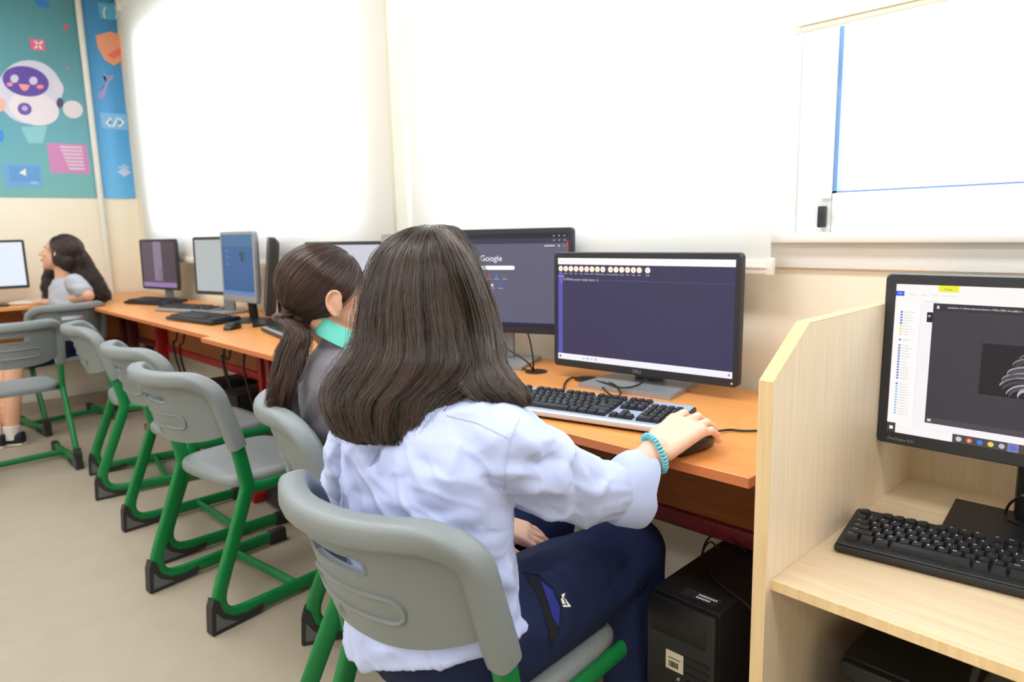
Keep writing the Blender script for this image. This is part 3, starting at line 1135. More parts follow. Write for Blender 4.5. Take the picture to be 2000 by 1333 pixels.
def c_hp(a):
    r0, d0, tx0, put0 = a['rect'], a['disc'], a['text'], a['put']
    K = 0.68

    def fx(u):
        return u * K if u < 0.99 else u

    def r(n, u0, v0, u1, v1, c, lay=1, s=1.0):
        return r0(n, fx(u0), v0, fx(u1), v1, c, lay, s)

    def d(n, u, v, rx, c, lay=1, s=1.0):
        return d0(n, fx(u), v, rx * 0.8, c, lay, s)

    def tx(n, b, u, v, size, c, lay=2, s=1.0, align='CENTER'):
        return tx0(n, b, fx(u), v, size * 0.56, c, lay, s, align)
    a['put'] = lambda n, q, c, lay=1, s=1.0: put0(n, [(fx(u), v) for u, v in q], c, lay, s)
    r('ribbon', 0, 0, 1, 0.12, (250, 248, 246), 1, 1.0)
    r('file_tab', 0.0, 0.046, 0.042, 0.078, (58, 92, 226), 2)
    tx('file_text', 'File', 0.021, 0.062, 0.008, (245, 245, 250), 3)
    r('yellow_tab', 0.205, 0.0, 0.30, 0.042, (240, 238, 60), 2)
    tx('tab_text', 'Manage', 0.25, 0.024, 0.008, (120, 118, 40), 3)
    for k, wd in enumerate(('Home', 'Share', 'View')):
        tx('tab_text', wd, 0.085 + 0.055 * k, 0.066, 0.008, (205, 202, 205), 2)
    tx('tab_text', 'Picture Tools', 0.26, 0.066, 0.008, (214, 212, 214), 2)
    tx('path_text', '> Downloads', 0.175, 0.107, 0.008, (190, 188, 190), 2)
    r('nav_pane', 0.0, 0.12, 0.128, 0.95, (253, 250, 248), 2)
    r('pane_rule', 0.128, 0.12, 0.130, 0.90, (224, 220, 222), 3)
    names = ['Quick access', 'Desktop', 'Downloads', 'Documents', 'Pictures', 'Resources', 'Screenshots', 'Images', 'Videos', None, 'OneDrive', None, 'This PC', '3D Objects', 'Desktop', 'Documents', 'Downloads', 'Music', 'Pictures', 'Videos', 'Local Disk', 'DATA (D:)', 'DATA (E:)', 'DATA (F:)', 'DATA (G:)', None, 'Network']
    v = 0.165
    for k in range(40):
        nm = names[k] if k < len(names) else 'computer %d' % (k - 20)
        v += 0.0185
        if nm is None or v > 0.88:
            continue
        c = (244, 226, 90) if 5 <= k <= 8 else ((90, 120, 220) if k < 5 else ((150, 200, 240) if k > 26 else (110, 130, 200)))
        r('nav_icon', 0.030, v - 0.006, 0.041, v + 0.006, c, 3)
        tx('nav_text', nm, 0.047, v, 0.0062, (176, 170, 172), 3, 1, 'LEFT')
    r('thumb', 0.160, 0.175, 0.19, 0.24, (30, 28, 40), 2)
    d('thumb_mark', 0.172, 0.20, 0.006, (170, 160, 170), 3)
    r('viewer_window', 0.188, 0.115, 1, 0.90, (62, 58, 66), 4)
    r('viewer_bar', 0.188, 0.115, 1, 0.163, (52, 48, 56), 5)
    r('viewer_foot', 0.188, 0.862, 1, 0.90, (78, 72, 80), 5)
    tx('viewer_title', 'windows-11-black-abstract-bloom-1920x1080-v0-vq60y1v...', 0.255, 0.139, 0.0085, (236, 232, 236), 6, 1, 'LEFT')
    r('viewer_icon', 0.205, 0.13, 0.217, 0.15, (220, 216, 222), 6)
    for u in (0.62, 0.66, 0.70, 0.74):
        r('viewer_icon', u, 0.13, u + 0.016, 0.15, (214, 210, 216), 6)
    r('foot_icon', 0.20, 0.872, 0.217, 0.888, (220, 216, 220), 6)
    r('photo', 0.425, 0.345, 0.93, 0.665, (30, 28, 34), 5)
    # bloom of grey ribbons in the opened picture
    petals = ((0.605, 0.64, 0.105, 0.11, 0.007, (150, 146, 152), 152, 40), (0.612, 0.65, 0.098, 0.098, 0.010, (70, 67, 73), 152, 40), (0.625, 0.66, 0.085, 0.085, 0.006, (168, 164, 170), 165, 30), (0.63, 0.665, 0.078, 0.078, 0.010, (84, 80, 87), 165, 30),
              (0.635, 0.56, 0.115, 0.06, 0.006, (140, 136, 143), 188, 20), (0.638, 0.568, 0.110, 0.056, 0.012, (74, 71, 77), 188, 20), (0.655, 0.515, 0.115, 0.055, 0.006, (156, 152, 158), 192, 10), (0.658, 0.523, 0.110, 0.050, 0.012, (80, 77, 83), 192, 10),
              (0.675, 0.46, 0.115, 0.055, 0.006, (126, 122, 129), 182, 10), (0.678, 0.468, 0.108, 0.050, 0.013, (66, 63, 70), 182, 10), (0.685, 0.42, 0.10, 0.045, 0.006, (104, 100, 108), 178, 20), (0.62, 0.65, 0.03, 0.05, 0.012, (178, 174, 178), 170, 20), (0.625, 0.655, 0.018, 0.034, 0.008, (40, 38, 44), 170, 10))
    for (cx, cy, rx, ry, w, c, a0, a1) in petals:
        q = []
        for k in range(15):
            b = R(a0 + (a1 - a0) * k / 14)
            q.append((cx + rx * math.cos(b), min(0.664, cy - ry * math.sin(b))))
        q2 = [(u + w * 0.3, min(0.665, v_ + w * 1.9)) for u, v_ in q]
        a['put']('ribbon_petal', (q + q2[::-1])[::-1], c, 6)
    r('status_bar', 0.0, 0.955, 0.33, 1.0, (250, 246, 248), 3)
    r('start_button', 0.0, 0.935, 0.044, 1.0, (66, 62, 66), 4)
    r('start_mark', 0.014, 0.958, 0.032, 0.98, (250, 250, 252), 5)
    r('taskbar', 0.325, 0.945, 1.0, 1.0, (78, 72, 76), 4)
    for k, c in enumerate([(210, 206, 210), (226, 110, 90), (60, 130, 226), (244, 206, 96), (190, 190, 196), (84, 110, 240)]):
        if k == 5:
            r('task_tile', 0.355 + 0.048 * k - 0.024, 0.946, 0.355 + 0.048 * k + 0.024, 1.0, (130, 126, 150), 5)
        d('task_icon', 0.355 + 0.048 * k, 0.973, 0.0115, c, 6)
        if k == 1:
            d('task_icon_core', 0.355 + 0.048 * k, 0.973, 0.005, (230, 220, 90), 7)
    a['ftext']('model_badge', 'EliteDisplay E231', -a['W'] / 2 + 0.022, -a['H'] / 2 + 0.0115, 0.0070, MT['greyp'], 'LEFT')


def c_plain(cols):
    def f(a):
        for (u0, v0, u1, v1, c) in cols:
            a['rect']('screen_patch', u0, v0, u1, v1, c, 1)
    return f


monitor('computer_monitor', 'black monitor showing a code editor with a row of round icons', 0.545, 0.325, (-1.108, 1.49, DH), R(7.4), 0.946, 0.02,
        bez=(0.0135, 0.0135, 0.0165, 0.021), back='silver', screen=(62, 58, 90), content=c_dell, depth=0.04)
_c2 = atd(1119, 551, 2.10) - 0.272 * np.array([math.cos(R(22)), math.sin(R(22)), 0])
monitor('computer_monitor', 'dark monitor with a white search bar on screen, behind the foremost girl', 0.545, 0.325, (_c2[0], _c2[1], DH), R(22), _c2[2], 0.02,
        bez=(0.0135, 0.0135, 0.0165, 0.021), back='silver', screen=(98, 96, 118), content=c_google, depth=0.04)
_c3 = atd(1721, 700, 1.37) + 0.2725 * np.array([math.cos(R(1.5)), math.sin(R(1.5)), 0])
monitor('computer_monitor', 'large black monitor in the maple carrel, with a file window and dark picture open', 0.545, 0.332, (_c3[0], _c3[1] + 0.0, CD), R(1.5), _c3[2], 0.02,
        bez=(0.019, 0.019, 0.020, 0.024), frame='bezel', back='silver', stand='hp', standm='black', screen=(250, 246, 248), glow=0.98, content=c_hp, depth=0.045)
_c = atd(683, 553, 2.80)
monitor('computer_monitor', 'thin black monitor with a pale screen, only its top showing over the ponytail', 0.51, 0.32, (_c[0], _c[1], DH), R(14), 1.18 - (549 - 452) / 1370 * 2.80, 0.03,
        bez=(0.012, 0.012, 0.014, 0.02), screen=(206, 206, 220), stand='round', standm='black')
_c = atd(833, 560, 2.50)
monitor('computer_monitor', 'light grey monitor corner just showing behind the brown haired head', 0.36, 0.30, (_c[0], _c[1], DH), R(25), 1.18 - (540 - 452) / 1370 * 2.50, 0.03,
        bez=(0.03, 0.03, 0.03, 0.035), frame='greyp', back='greyp', screen=(120, 118, 130), stand='round', standm='greyp')
monitor('computer_monitor', 'silver framed square monitor with a blue desktop on screen', 0.37, 0.345, (-3.44, 1.385, DH), R(2.4), 1.022, 0.03,
        bez=(0.016, 0.016, 0.016, 0.032), frame='silver', back='greyp', screen=(42, 92, 146), stand='round', standm='black',
        content=c_plain([(0, 0.93, 1, 1, (96, 128, 176)), (0.55, 0.28, 0.72, 0.36, (30, 72, 90)), (0.6, 0.36, 0.68, 0.44, (26, 62, 72)), (0.1, 0.25, 0.2, 0.28, (110, 120, 140)), (0.1, 0.36, 0.2, 0.39, (110, 120, 140)), (0.1, 0.47, 0.2, 0.5, (110, 120, 140)), (0, 0, 1, 0.2, (64, 110, 150))]))
monitor('computer_monitor', 'black monitor turned edge-on just right of the silver framed monitor', 0.46, 0.36, (-3.275, 1.455, DH), R(-23.0), 0.985, 0.12,
        bez=(0.02, 0.02, 0.02, 0.03), frame='black', screen=(60, 60, 66), stand='dell', standm='black', depth=0.042, bulge=False)
monitor('computer_monitor', 'black monitor with a plain grey screen behind the silver framed monitor', 0.43, 0.32, (-3.93, 1.47, DH), R(14), 1.01, 0.03,
        bez=(0.014, 0.014, 0.016, 0.02), screen=(178, 186, 186), stand='dell', standm='greyp')
_c = atd(310, 516, 4.7)
monitor('computer_monitor', 'low black monitor with a dim purple screen at the far corner of the row', 0.46, 0.335, (_c[0], _c[1], DH), R(11), 0.993, 0.02,
        bez=(0.014, 0.014, 0.016, 0.016), screen=(92, 80, 92), stand='dell', standm='greyp',
        content=c_plain([(0.36, 0, 0.6, 0.86, (140, 122, 146)), (0.6, 0.0, 1, 0.86, (84, 70, 80)), (0, 0.9, 1, 1, (150, 124, 170)), (0.48, 0.6, 0.62, 0.9, (90, 78, 94))]))
_c = atd(-40, 522, 4.55)
monitor('computer_monitor', 'black monitor with a bright white screen cut off by the left picture edge', 0.51, 0.32, (_c[0], _c[1], DH), R(78), 1.02, 0.03,
        bez=(0.014, 0.014, 0.016, 0.02), screen=(232, 240, 252), stand='dell', standm='black')


# ------------------------------------------------------------------ keyboards
_keymesh = {}


def key_mesh(w, d, m):
    k = (round(w, 4), round(d, 4), m.name)
    if k not in _keymesh:
        h, s = 0.0075, 0.0022
        b = 0.0004
        vs = [(-w / 2, -d / 2, 0), (w / 2, -d / 2, 0), (w / 2, d / 2, 0), (-w / 2, d / 2, 0),
              (-w / 2 + s, -d / 2 + s * 0.8, h), (w / 2 - s, -d / 2 + s * 0.8, h), (w / 2 - s, d / 2 - s * 1.2, h + 0.001), (-w / 2 + s, d / 2 - s * 1.2, h + 0.001)]
        fs = [(0, 3, 2, 1), (4, 5, 6, 7), (0, 1, 5, 4), (1, 2, 6, 5), (2, 3, 7, 6), (3, 0, 4, 7)]
        _keymesh[k] = MB().add(vs, fs).mesh('key', m, 0)
    return _keymesh[k]


U = 0.019


def key_layout():
    """(x, row y, w, d, legend) in key units; row 0 at the front"""
    o = []

    def row(y, x, ks):
        for w, t in ks:
            if t is not None:
                o.append((x + w / 2, y, w, 1, t))
            x += w
    row(0, 0, [(1.25, 'Ctrl'), (1.25, ''), (1.25, 'Alt'), (6.25, ' '), (1.25, 'Alt'), (1.25, ''), (1.25, ''), (1.25, 'Ctrl')])
    row(1, 0, [(2.25, 'Shift')] + [(1, c) for c in 'ZXCVBNM,./'] + [(2.75, 'Shift')])
    row(2, 0, [(1.75, 'Caps')] + [(1, c) for c in "ASDFGHJKL;'"] + [(2.25, 'Enter')])
    row(3, 0, [(1.5, 'Tab')] + [(1, c) for c in 'QWERTYUIOP[]'] + [(1.5, '\\')])
    row(4, 0, [(1, c) for c in '`1234567890-='] + [(2, '<--')])
    row(5.35, 0, [(1, 'Esc'), (1, None)] + [(1, 'F%d' % i) for i in (1, 2, 3, 4)] + [(0.5, None)] + [(1, 'F%d' % i) for i in (5, 6, 7, 8)] + [(0.5, None)] + [(1, 'F%d' % i) for i in (9, 10, 11, 12)])
    row(0, 15.4, [(1, '<'), (1, 'v'), (1, '>')])
    row(1, 16.4, [(1, '^')])
    row(3, 15.4, [(1, 'Del'), (1, 'End'), (1, 'PgD')])
    row(4, 15.4, [(1, 'Ins'), (1, 'Hm'), (1, 'PgU')])
    row(5.35, 15.4, [(1, 'Prt'), (1, 'Scr'), (1, 'Pse')])
    row(0, 18.8, [(2, '0'), (1, '.')])
    row(1, 18.8, [(1, '1'), (1, '2'), (1, '3')])
    row(2, 18.8, [(1, '4'), (1, '5'), (1, '6')])
    row(3, 18.8, [(1, '7'), (1, '8'), (1, '9')])
    row(4, 18.8, [(1, 'Nm'), (1, '/'), (1, '*'), (1, '-')])
    o.append((22.3, 2.5, 1, 2, '+'))
    o.append((22.3, 0.5, 1, 2, 'En'))
    return o


LAYOUT = key_layout()


def keyboard(label, loc, rz, W=0.45, D=0.155, deck='kbframe', keym='darkkey', single=True, lip=None, legends=True, group='computer keyboards', tilt=0.075, body='bezel'):
    """origin at the front-left corner on the desk"""
    t = thing('keyboard', label, 'keyboard', loc, rz, group)
    tm = Matrix.Rotation(tilt, 4, 'X')
    MB().box(0, W, 0, D, 0.002, 0.016, 0.005, 2, tm).obj('case', MT[body], t)
    MB().box(0.004, W - 0.004, 0.004, D - 0.004, 0.0155, 0.0185, 0.0012, 1, tm).obj('deck', MT[deck], t)
    if lip:
        MB().box(0.0, W, -0.006, 0.012, 0.006, 0.019, 0.004, 2, tm).obj('front_lip', MT[lip], t)
    foot = MB()
    for x in (0.05, W - 0.05):
        foot.box(x - 0.015, x + 0.015, D - 0.03, D - 0.02, 0.0, 0.014)
        foot.box(x - 0.012, x + 0.012, 0.012, 0.024, 0.0, 0.006)
    foot.obj('rubber_feet', MT['cable'], t, 0)
    sx = (W - 0.02) / (23.0 * U)
    y0 = 0.017 if lip else 0.022
    sy = (D - y0 - 0.012) / (6.5 * U)
    joined = MB()
    leg = []
    for (x, y, w, d, tx) in LAYOUT:
        kx, ky = 0.011 + x * U * sx, y0 + (y + 0.5) * U * sy
        kw, kd = w * U * sx - 0.0013, d * U * sy - 0.0013
        if single:
            k = link('key', key_mesh(kw, kd, MT[keym]), t)
            k.matrix_local = tm @ Matrix.Translation((kx, ky, 0.0185))
            if legends and tx.strip():
                leg.append((tx, kx - (kw * 0.28), ky + kd * 0.12))
        else:
            s = 0.002
            q = [Vector((kx + a, ky + b, 0.0185 + c)) for a, b, c in ((-kw / 2, -kd / 2, 0), (kw / 2, -kd / 2, 0), (kw / 2, kd / 2, 0), (-kw / 2, kd / 2, 0), (-kw / 2 + s, -kd / 2 + s, 0.007), (kw / 2 - s, -kd / 2 + s, 0.007), (kw / 2 - s, kd / 2 - s, 0.007), (-kw / 2 + s, kd / 2 - s, 0.007))]
            joined.add([(tm @ v)[:] for v in q], [(4, 5, 6, 7), (0, 1, 5, 4), (1, 2, 6, 5), (2, 3, 7, 6), (3, 0, 4, 7)])
    if not single:
        joined.obj('key_field', MT[keym], t, 0, kind='stuff')
    if leg:
        bm = bmesh.new()
        for tx, x, y in leg:
            c = bpy.data.curves.new('t', 'FONT')
            c.body = tx
            c.size = 0.0068 if len(tx) < 2 else 0.0042
            c.align_x = 'LEFT' if len(tx) > 1 else 'CENTER'
            c.align_y = 'CENTER'
            c.resolution_u = 1
            o = bpy.data.objects.new('t', c)
            COL.objects.link(o)
            dgr = bpy.context.evaluated_depsgraph_get()
            dgr.update()
            me = bpy.data.meshes.new_from_object(o.evaluated_get(dgr))
            me.transform(tm @ Matrix.Translation((x + (0.002 if len(tx) < 2 else -0.001), y, 0.0185 + 0.0092)))
            bm.from_mesh(me)
            bpy.data.objects.remove(o)
            bpy.data.curves.remove(c)
            bpy.data.meshes.remove(me)
        me = bpy.data.meshes.new('key_legends')
        bm.to_mesh(me)
        bm.free()
        me.materials.append(MT['white'])
        link('key_legends', me, t, kind='stuff')
    return t


def yawpos(a, b):
    return math.atan2(b[1] - a[1], b[0] - a[0])


# keyboard of the foremost girl: rear edge from (1032,757) to (1362,795), front right corner near (1276,845)
_br = atz(1362, 797, DH + 0.025)
_bl = atz(1032, 757, DH + 0.025)
_kz = yawpos(_bl, _br)
_ux = np.array([math.cos(_kz), math.sin(_kz), 0])
_uy = np.array([-math.sin(_kz), math.cos(_kz), 0])
_p = _br - 0.445 * _ux - 0.160 * _uy
keyboard('silver keyboard with black keys beside the hand on the mouse', (_p[0], _p[1], DH), _kz, 0.445, 0.160, lip='kbrest')
keyboard('black keyboard in the maple carrel', (-0.459, 1.174, CD), R(8.0), 0.45, 0.158, deck='black', keym='black', body='black')
keyboard('grey keyboard on the desk left of the girl with a ponytail', (-3.04, 1.300, DH), R(-10), 0.44, 0.15, deck='greyp', single=False, body='bezel')
keyboard('black keyboard nearest the desk edge, left of the black mouse', (-3.87, 1.155, DH), R(8), 0.46, 0.16, deck='black', single=False, body='black')
keyboard('dark grey keyboard with a silver rim behind the nearest black keyboard', (-4.38, 1.25, DH), R(18), 0.45, 0.15, deck='greyp', single=False, body='greyp', keym='bezel')
keyboard('black keyboard at the foot of the low monitor in the far corner', (-5.06, 1.265, DH), R(16), 0.45, 0.16, deck='black', single=False, body='black')


# ------------------------------------------------------------------ computer mice
_w, _m = atd(1286, 878, 1.262), atd(1352, 828, 1.318)
_h = (_m - _w) / np.linalg.norm(_m - _w)
MPOS = (_m[0] + _h[0] * 0.010 - 0.012, _m[1] + _h[1] * 0.010 + 0.008, math.atan2(-_h[0], _h[1]))
def mouse(label, loc, rz, m='black', cable=None):
    t = thing('computer_mouse', label, 'mouse', loc, rz, 'computer mice')
    mb = MB()
    rg = []
    for k in range(9):
        u = k / 8
        y = -0.055 + 0.11 * u
        w = 0.028 * math.sin(PI * (0.12 + 0.80 * u)) ** 0.5
        h = 0.033 * math.sin(PI * (0.10 + 0.74 * u)) ** 0.8
        rg.append(((0, y, h * 0.5), (w, 0, 0), (0, 0, h * 0.5)))
    mb.rings(rg, 20, True, 2.6)
    mb.obj('mouse_shell', MT[m], t, 60)
    MB().tube([(0, 0.028, 0.022), (0, 0.034, 0.0275), (0, 0.042, 0.024)], 0.004, 8).obj('scroll_wheel', MT['bezel'], t)
    return t


mouse('black mouse under the right hand of the girl in the blue shirt', (MPOS[0], MPOS[1], DH), MPOS[2])
mouse('black mouse on the desk beside the nearest black keyboard', (-3.215, 1.245, DH), R(40))


# ------------------------------------------------------------------ classroom chairs
def make_chair(label):
    """origin on the floor midway between the rear feet; the chair faces +y"""
    t = thing('classroom_chair', label, 'chair', (0, 0, 0), 0, 'grey and green classroom chairs')
    HX = 0.205           # half distance between the side frames
    BOW = 0.095          # how far the back bows rearward in its middle

    def bowy(x):
        return -BOW * (1 - min(1.0, abs(x) / 0.206) ** 2.2)

    def back_y(z):       # recline of the back
        return 0.112 - (z - 0.55) * 0.29
    # side frames
    for s in (-1, 1):
        pts = [(s * HX, 0.098, 0.60), (s * HX, 0.109, 0.56), (s * HX, 0.128, 0.455), (s * HX, 0.131, 0.425), (s * HX, 0.124, 0.395), (s * HX, 0.075, 0.27), (s * HX, 0.028, 0.155),
               (s * HX, 0.012, 0.105), (s * HX, 0.016, 0.068), (s * HX, 0.038, 0.042), (s * HX, 0.075, 0.033), (s * HX, 0.14, 0.031), (s * HX, 0.475, 0.029)]
        pts = [tuple(p) for p in spline(pts, 4)]
        MB().tube(pts, (0.013, 0.022), 16, up=(1, 0, 0), sq=2.8).obj('side_frame', MT['green'], t)
        rail = [(s * HX, 0.120, 0.412), (s * HX, 0.20, 0.405), (s * HX, 0.43, 0.408)]
        MB().tube(rail, (0.011, 0.018), 10, up=(1, 0, 0)).obj('seat_rail', MT['green'], t)
        # rear foot cap: wedge under the bend, with a grey triangle set into its cheeks
        w0, w1 = s * HX - 0.017, s * HX + 0.017
        cap = [(-0.012, 0.112), (-0.022, 0.085), (-0.027, 0.006), (-0.022, 0.0), (0.02, 0.004), (0.135, 0.012), (0.142, 0.017), (0.142, 0.034), (0.09, 0.026), (0.045, 0.034), (0.014, 0.06), (0.004, 0.10)]
        c = MB().prism(cap, w0, w1, 'yz').obj('foot_cap', MT['rubber'], t, 0)
        tri = [(-0.010, 0.070), (-0.014, 0.013), (0.055, 0.015), (0.012, 0.040)]
        MB().prism(tri, w0 - 0.0008, w1 + 0.0008, 'yz').obj('cap_insert', MT['insert'], c, 0)
        MB().box(w0, w1, 0.425, 0.495, 0.0, 0.053, 0.008).obj('front_cap', MT['rubber'], t)
    MB().tube([(-HX, 0.275, 0.034), (HX, 0.275, 0.034)], (0.016, 0.011), 10, up=(0, 0, 1)).obj('crossbar', MT['green'], t)
    for y in (0.19, 0.38):
        MB().tube([(-HX, y, 0.405), (HX, y, 0.405)], (0.010, 0.010), 8).obj('seat_bearer', MT['green'], t)
    # seat: dished shell with a thick rolled rim
    mb = MB()
    n = 22
    vs, fs = [], []

    def sup(k, f):
        a = 2 * PI * k / 44
        ca, sa = math.cos(a), math.sin(a)
        e = 2 / 4.2
        x = 0.200 * math.copysign(abs(ca) ** e, ca) * f
        y = 0.198 * math.copysign(abs(sa) ** e, sa) * f
        return x, y
    prof = [(0.0, 0.436), (0.25, 0.436), (0.5, 0.438), (0.75, 0.443), (0.90, 0.4455), (0.97, 0.442), (1.0, 0.432), (1.0, 0.418), (0.985, 0.411), (0.9, 0.414), (0.5, 0.418), (0.0, 0.418)]
    for f, z in prof:
        for k in range(44):
            x, y = sup(k, f)
            dz = 0
            if y > 0.1:
                dz = -0.022 * ((y - 0.1) / 0.098) ** 2 * f
            vs.append((x, 0.285 + y, z + dz))
    for j in range(len(prof) - 1):
        for k in range(44):
            fs.append((j * 44 + k, j * 44 + (k + 1) % 44, (j + 1) * 44 + (k + 1) % 44, (j + 1) * 44 + k))
    mb.add(vs, fs)
    mb.obj('seat', MT['plastic'], t, 50)
    # backrest: rolled U rim + bowed panel with grip slot
    b = MB()
    path = []
    zt = 0.768
    for z in (0.548, 0.575, 0.61, 0.655, 0.69):
        path.append((-0.206, z))
    for k in range(9):
        a = R(180 - 90 * k / 8)
        path.append((-0.206 + 0.060 + 0.060 * math.cos(a), zt - 0.060 + 0.060 * math.sin(a)))
    for x in (-0.11, -0.07, -0.035, 0, 0.035, 0.07, 0.11):
        path.append((x, zt))
    for k in range(9):
        a = R(90 - 90 * k / 8)
        path.append((0.206 - 0.060 + 0.060 * math.cos(a), zt - 0.060 + 0.060 * math.sin(a)))
    for z in (0.69, 0.655, 0.61, 0.575, 0.548):
        path.append((0.206, z))
    pts, rad = [], []
    for i, (x, z) in enumerate(path):
        e = min(i, len(path) - 1 - i)
        w = min(1.0, e / 10.0)
        bo = bowy(x) * min(1.0, max(0.0, (z - 0.60) / 0.12)) if abs(x) > 0.3 else bowy(x)
        pts.append((x, back_y(z) + bo - 0.004 * w, z))
        rad.append((0.0265 - 0.0025 * w, 0.0245 - 0.0015 * w) if 0 < e else (0.0255, 0.023))
    # frame of the sweep: first radius along y
    b.tube(pts, [(r0, r1) for r0, r1 in rad], 20, up=(0, 1, 0), sq=3.0)
    NX, NZ = 40, 26
    z0f = lambda x: 0.560 + 0.028 * (abs(x) / 0.19) ** 3
    vs, fs = [], []
    TH = 0.0055

    def inside_slot(x, z):
        return abs(x) < 0.066 - 0.4 * max(0, abs(z - 0.702) - 0.006) and 0.689 < z < 0.715
    grid = {}
    for side in (0, 1):
        for j in range(NZ + 1):
            for i in range(NX + 1):
                x = -0.205 + 0.410 * i / NX
                zz0 = z0f(x)
                z = zz0 + (0.750 - zz0) * j / NZ
                y = back_y(z) + bowy(x) + (TH if side else -TH)
                grid[(side, i, j)] = len(vs)
                vs.append((x, y, z))
    hole = set()
    for j in range(NZ):
        for i in range(NX):
            x = -0.205 + 0.410 * (i + 0.5) / NX
            zz0 = z0f(x)
            z = zz0 + (0.750 - zz0) * (j + 0.5) / NZ
            if inside_slot(x, z):
                hole.add((i, j))
    for j in range(NZ):
        for i in range(NX):
            if (i, j) in hole:
                for (di, dj, e0, e1) in ((-1, 0, (i, j), (i, j + 1)), (1, 0, (i + 1, j + 1), (i + 1, j)), (0, -1, (i + 1, j), (i, j)), (0, 1, (i, j + 1), (i + 1, j + 1))):
                    if (i + di, j + dj) not in hole:
                        fs.append((grid[(0, *e0)], grid[(0, *e1)], grid[(1, *e1)], grid[(1, *e0)]))
                continue
            fs.append((grid[(0, i, j)], grid[(0, i + 1, j)], grid[(0, i + 1, j + 1)], grid[(0, i, j + 1)]))
            fs.append((grid[(1, i, j)], grid[(1, i, j + 1)], grid[(1, i + 1, j + 1)], grid[(1, i + 1, j)]))
    for i in range(NX):
        fs.append((grid[(0, i, 0)], grid[(1, i, 0)], grid[(1, i + 1, 0)], grid[(0, i + 1, 0)]))
    b.add(vs, fs)
    bk = b.obj('backrest', MT['plastic'], t, 50)
    # raised outline moulded on the rear face, open towards one end
    out = []
    for k in range(7):
        a = R(90 + 180 * k / 6)
        out.append((-0.085 + 0.022 * math.cos(a), 0.632 + 0.022 * math.sin(a)))
    for k in range(7):
        a = R(-90 + 180 * k / 6)
        out.append((0.085 + 0.022 * math.cos(a), 0.632 + 0.022 * math.sin(a)))
    loop = []
    for i in range(len(out)):
        a, c = out[i], out[(i + 1) % len(out)]
        m = 1 if math.hypot(a[0] - c[0], a[1] - c[1]) < 0.05 else 8
        for k in range(m):
            loop.append((a[0] + (c[0] - a[0]) * k / m, a[1] + (c[1] - a[1]) * k / m))
    MB().tube([(x, back_y(z) + bowy(x) - TH - 0.0008, z) for x, z in loop], 0.0045, 8, closed=True).obj('moulded_outline', MT['plastic'], bk)
    em = [(-0.052, 0.580), (-0.046, 0.592), (-0.042, 0.600), (-0.038, 0.590), (-0.034, 0.580), (-0.043, 0.575)]
    MB().tube([(x, back_y(z) + bowy(x) - TH - 0.0003, z) for x, z in em], 0.0012, 6, closed=True).obj('moulded_mark', MT['plastic'], bk)
    loop = []
    for k in range(32):
        a = 2 * PI * k / 32
        ca, sa = math.cos(a), math.sin(a)
        loop.append((0.068 * math.copysign(abs(ca) ** 0.5, ca), 0.702 + 0.0155 * math.copysign(abs(sa) ** 0.6, sa)))
    MB().tube([(x, back_y(z) + bowy(x), z) for x, z in loop], (0.0075, 0.003), 8, up=(0, 1, 0), closed=True).obj('grip_rim', MT['plastic'], bk)
    return t


CHAIRS = [
    ((-0.905, 0.500), 5, 'grey chair with green frame that the girl in the blue shirt sits on'),
    ((-1.613, 0.738), -30, 'grey chair with green frame that the girl with the ponytail sits on'),
    ((-2.245, 0.640), 7.5, 'empty grey chair with green frame nearest the seated girls, its seat in full view'),
    ((-2.85, 0.700), 2, 'empty grey chair with green frame, middle of the three along the window desks'),
    ((-3.73, 0.735), -9, 'empty grey chair with green frame, farthest of the three along the window desks'),
    ((-4.09, 0.525), 92, 'empty grey chair facing the mural wall, its grip slot cut by the left picture edge'),
    ((-4.97, 0.945), 98, 'shaded grey chair under the elbow of the girl in the light grey tee'),
]
ch0 = None
for (x, y), a, lb in CHAIRS:
    if ch0 is None:
        ch0 = make_chair(lb)
        ch0.location = (x, y, 0)
        ch0.rotation_euler = (0, 0, R(a))
    else:
        dup(ch0, (x, y, 0), R(a), lb)


# ------------------------------------------------------------------ people
def frame(loc, yaw, pitch=0.0, roll=0.0):
    return Matrix.Translation(loc) @ Matrix.Rotation(yaw, 4, 'Z') @ Matrix.Rotation(pitch, 4, 'X') @ Matrix.Rotation(roll, 4, 'Y')


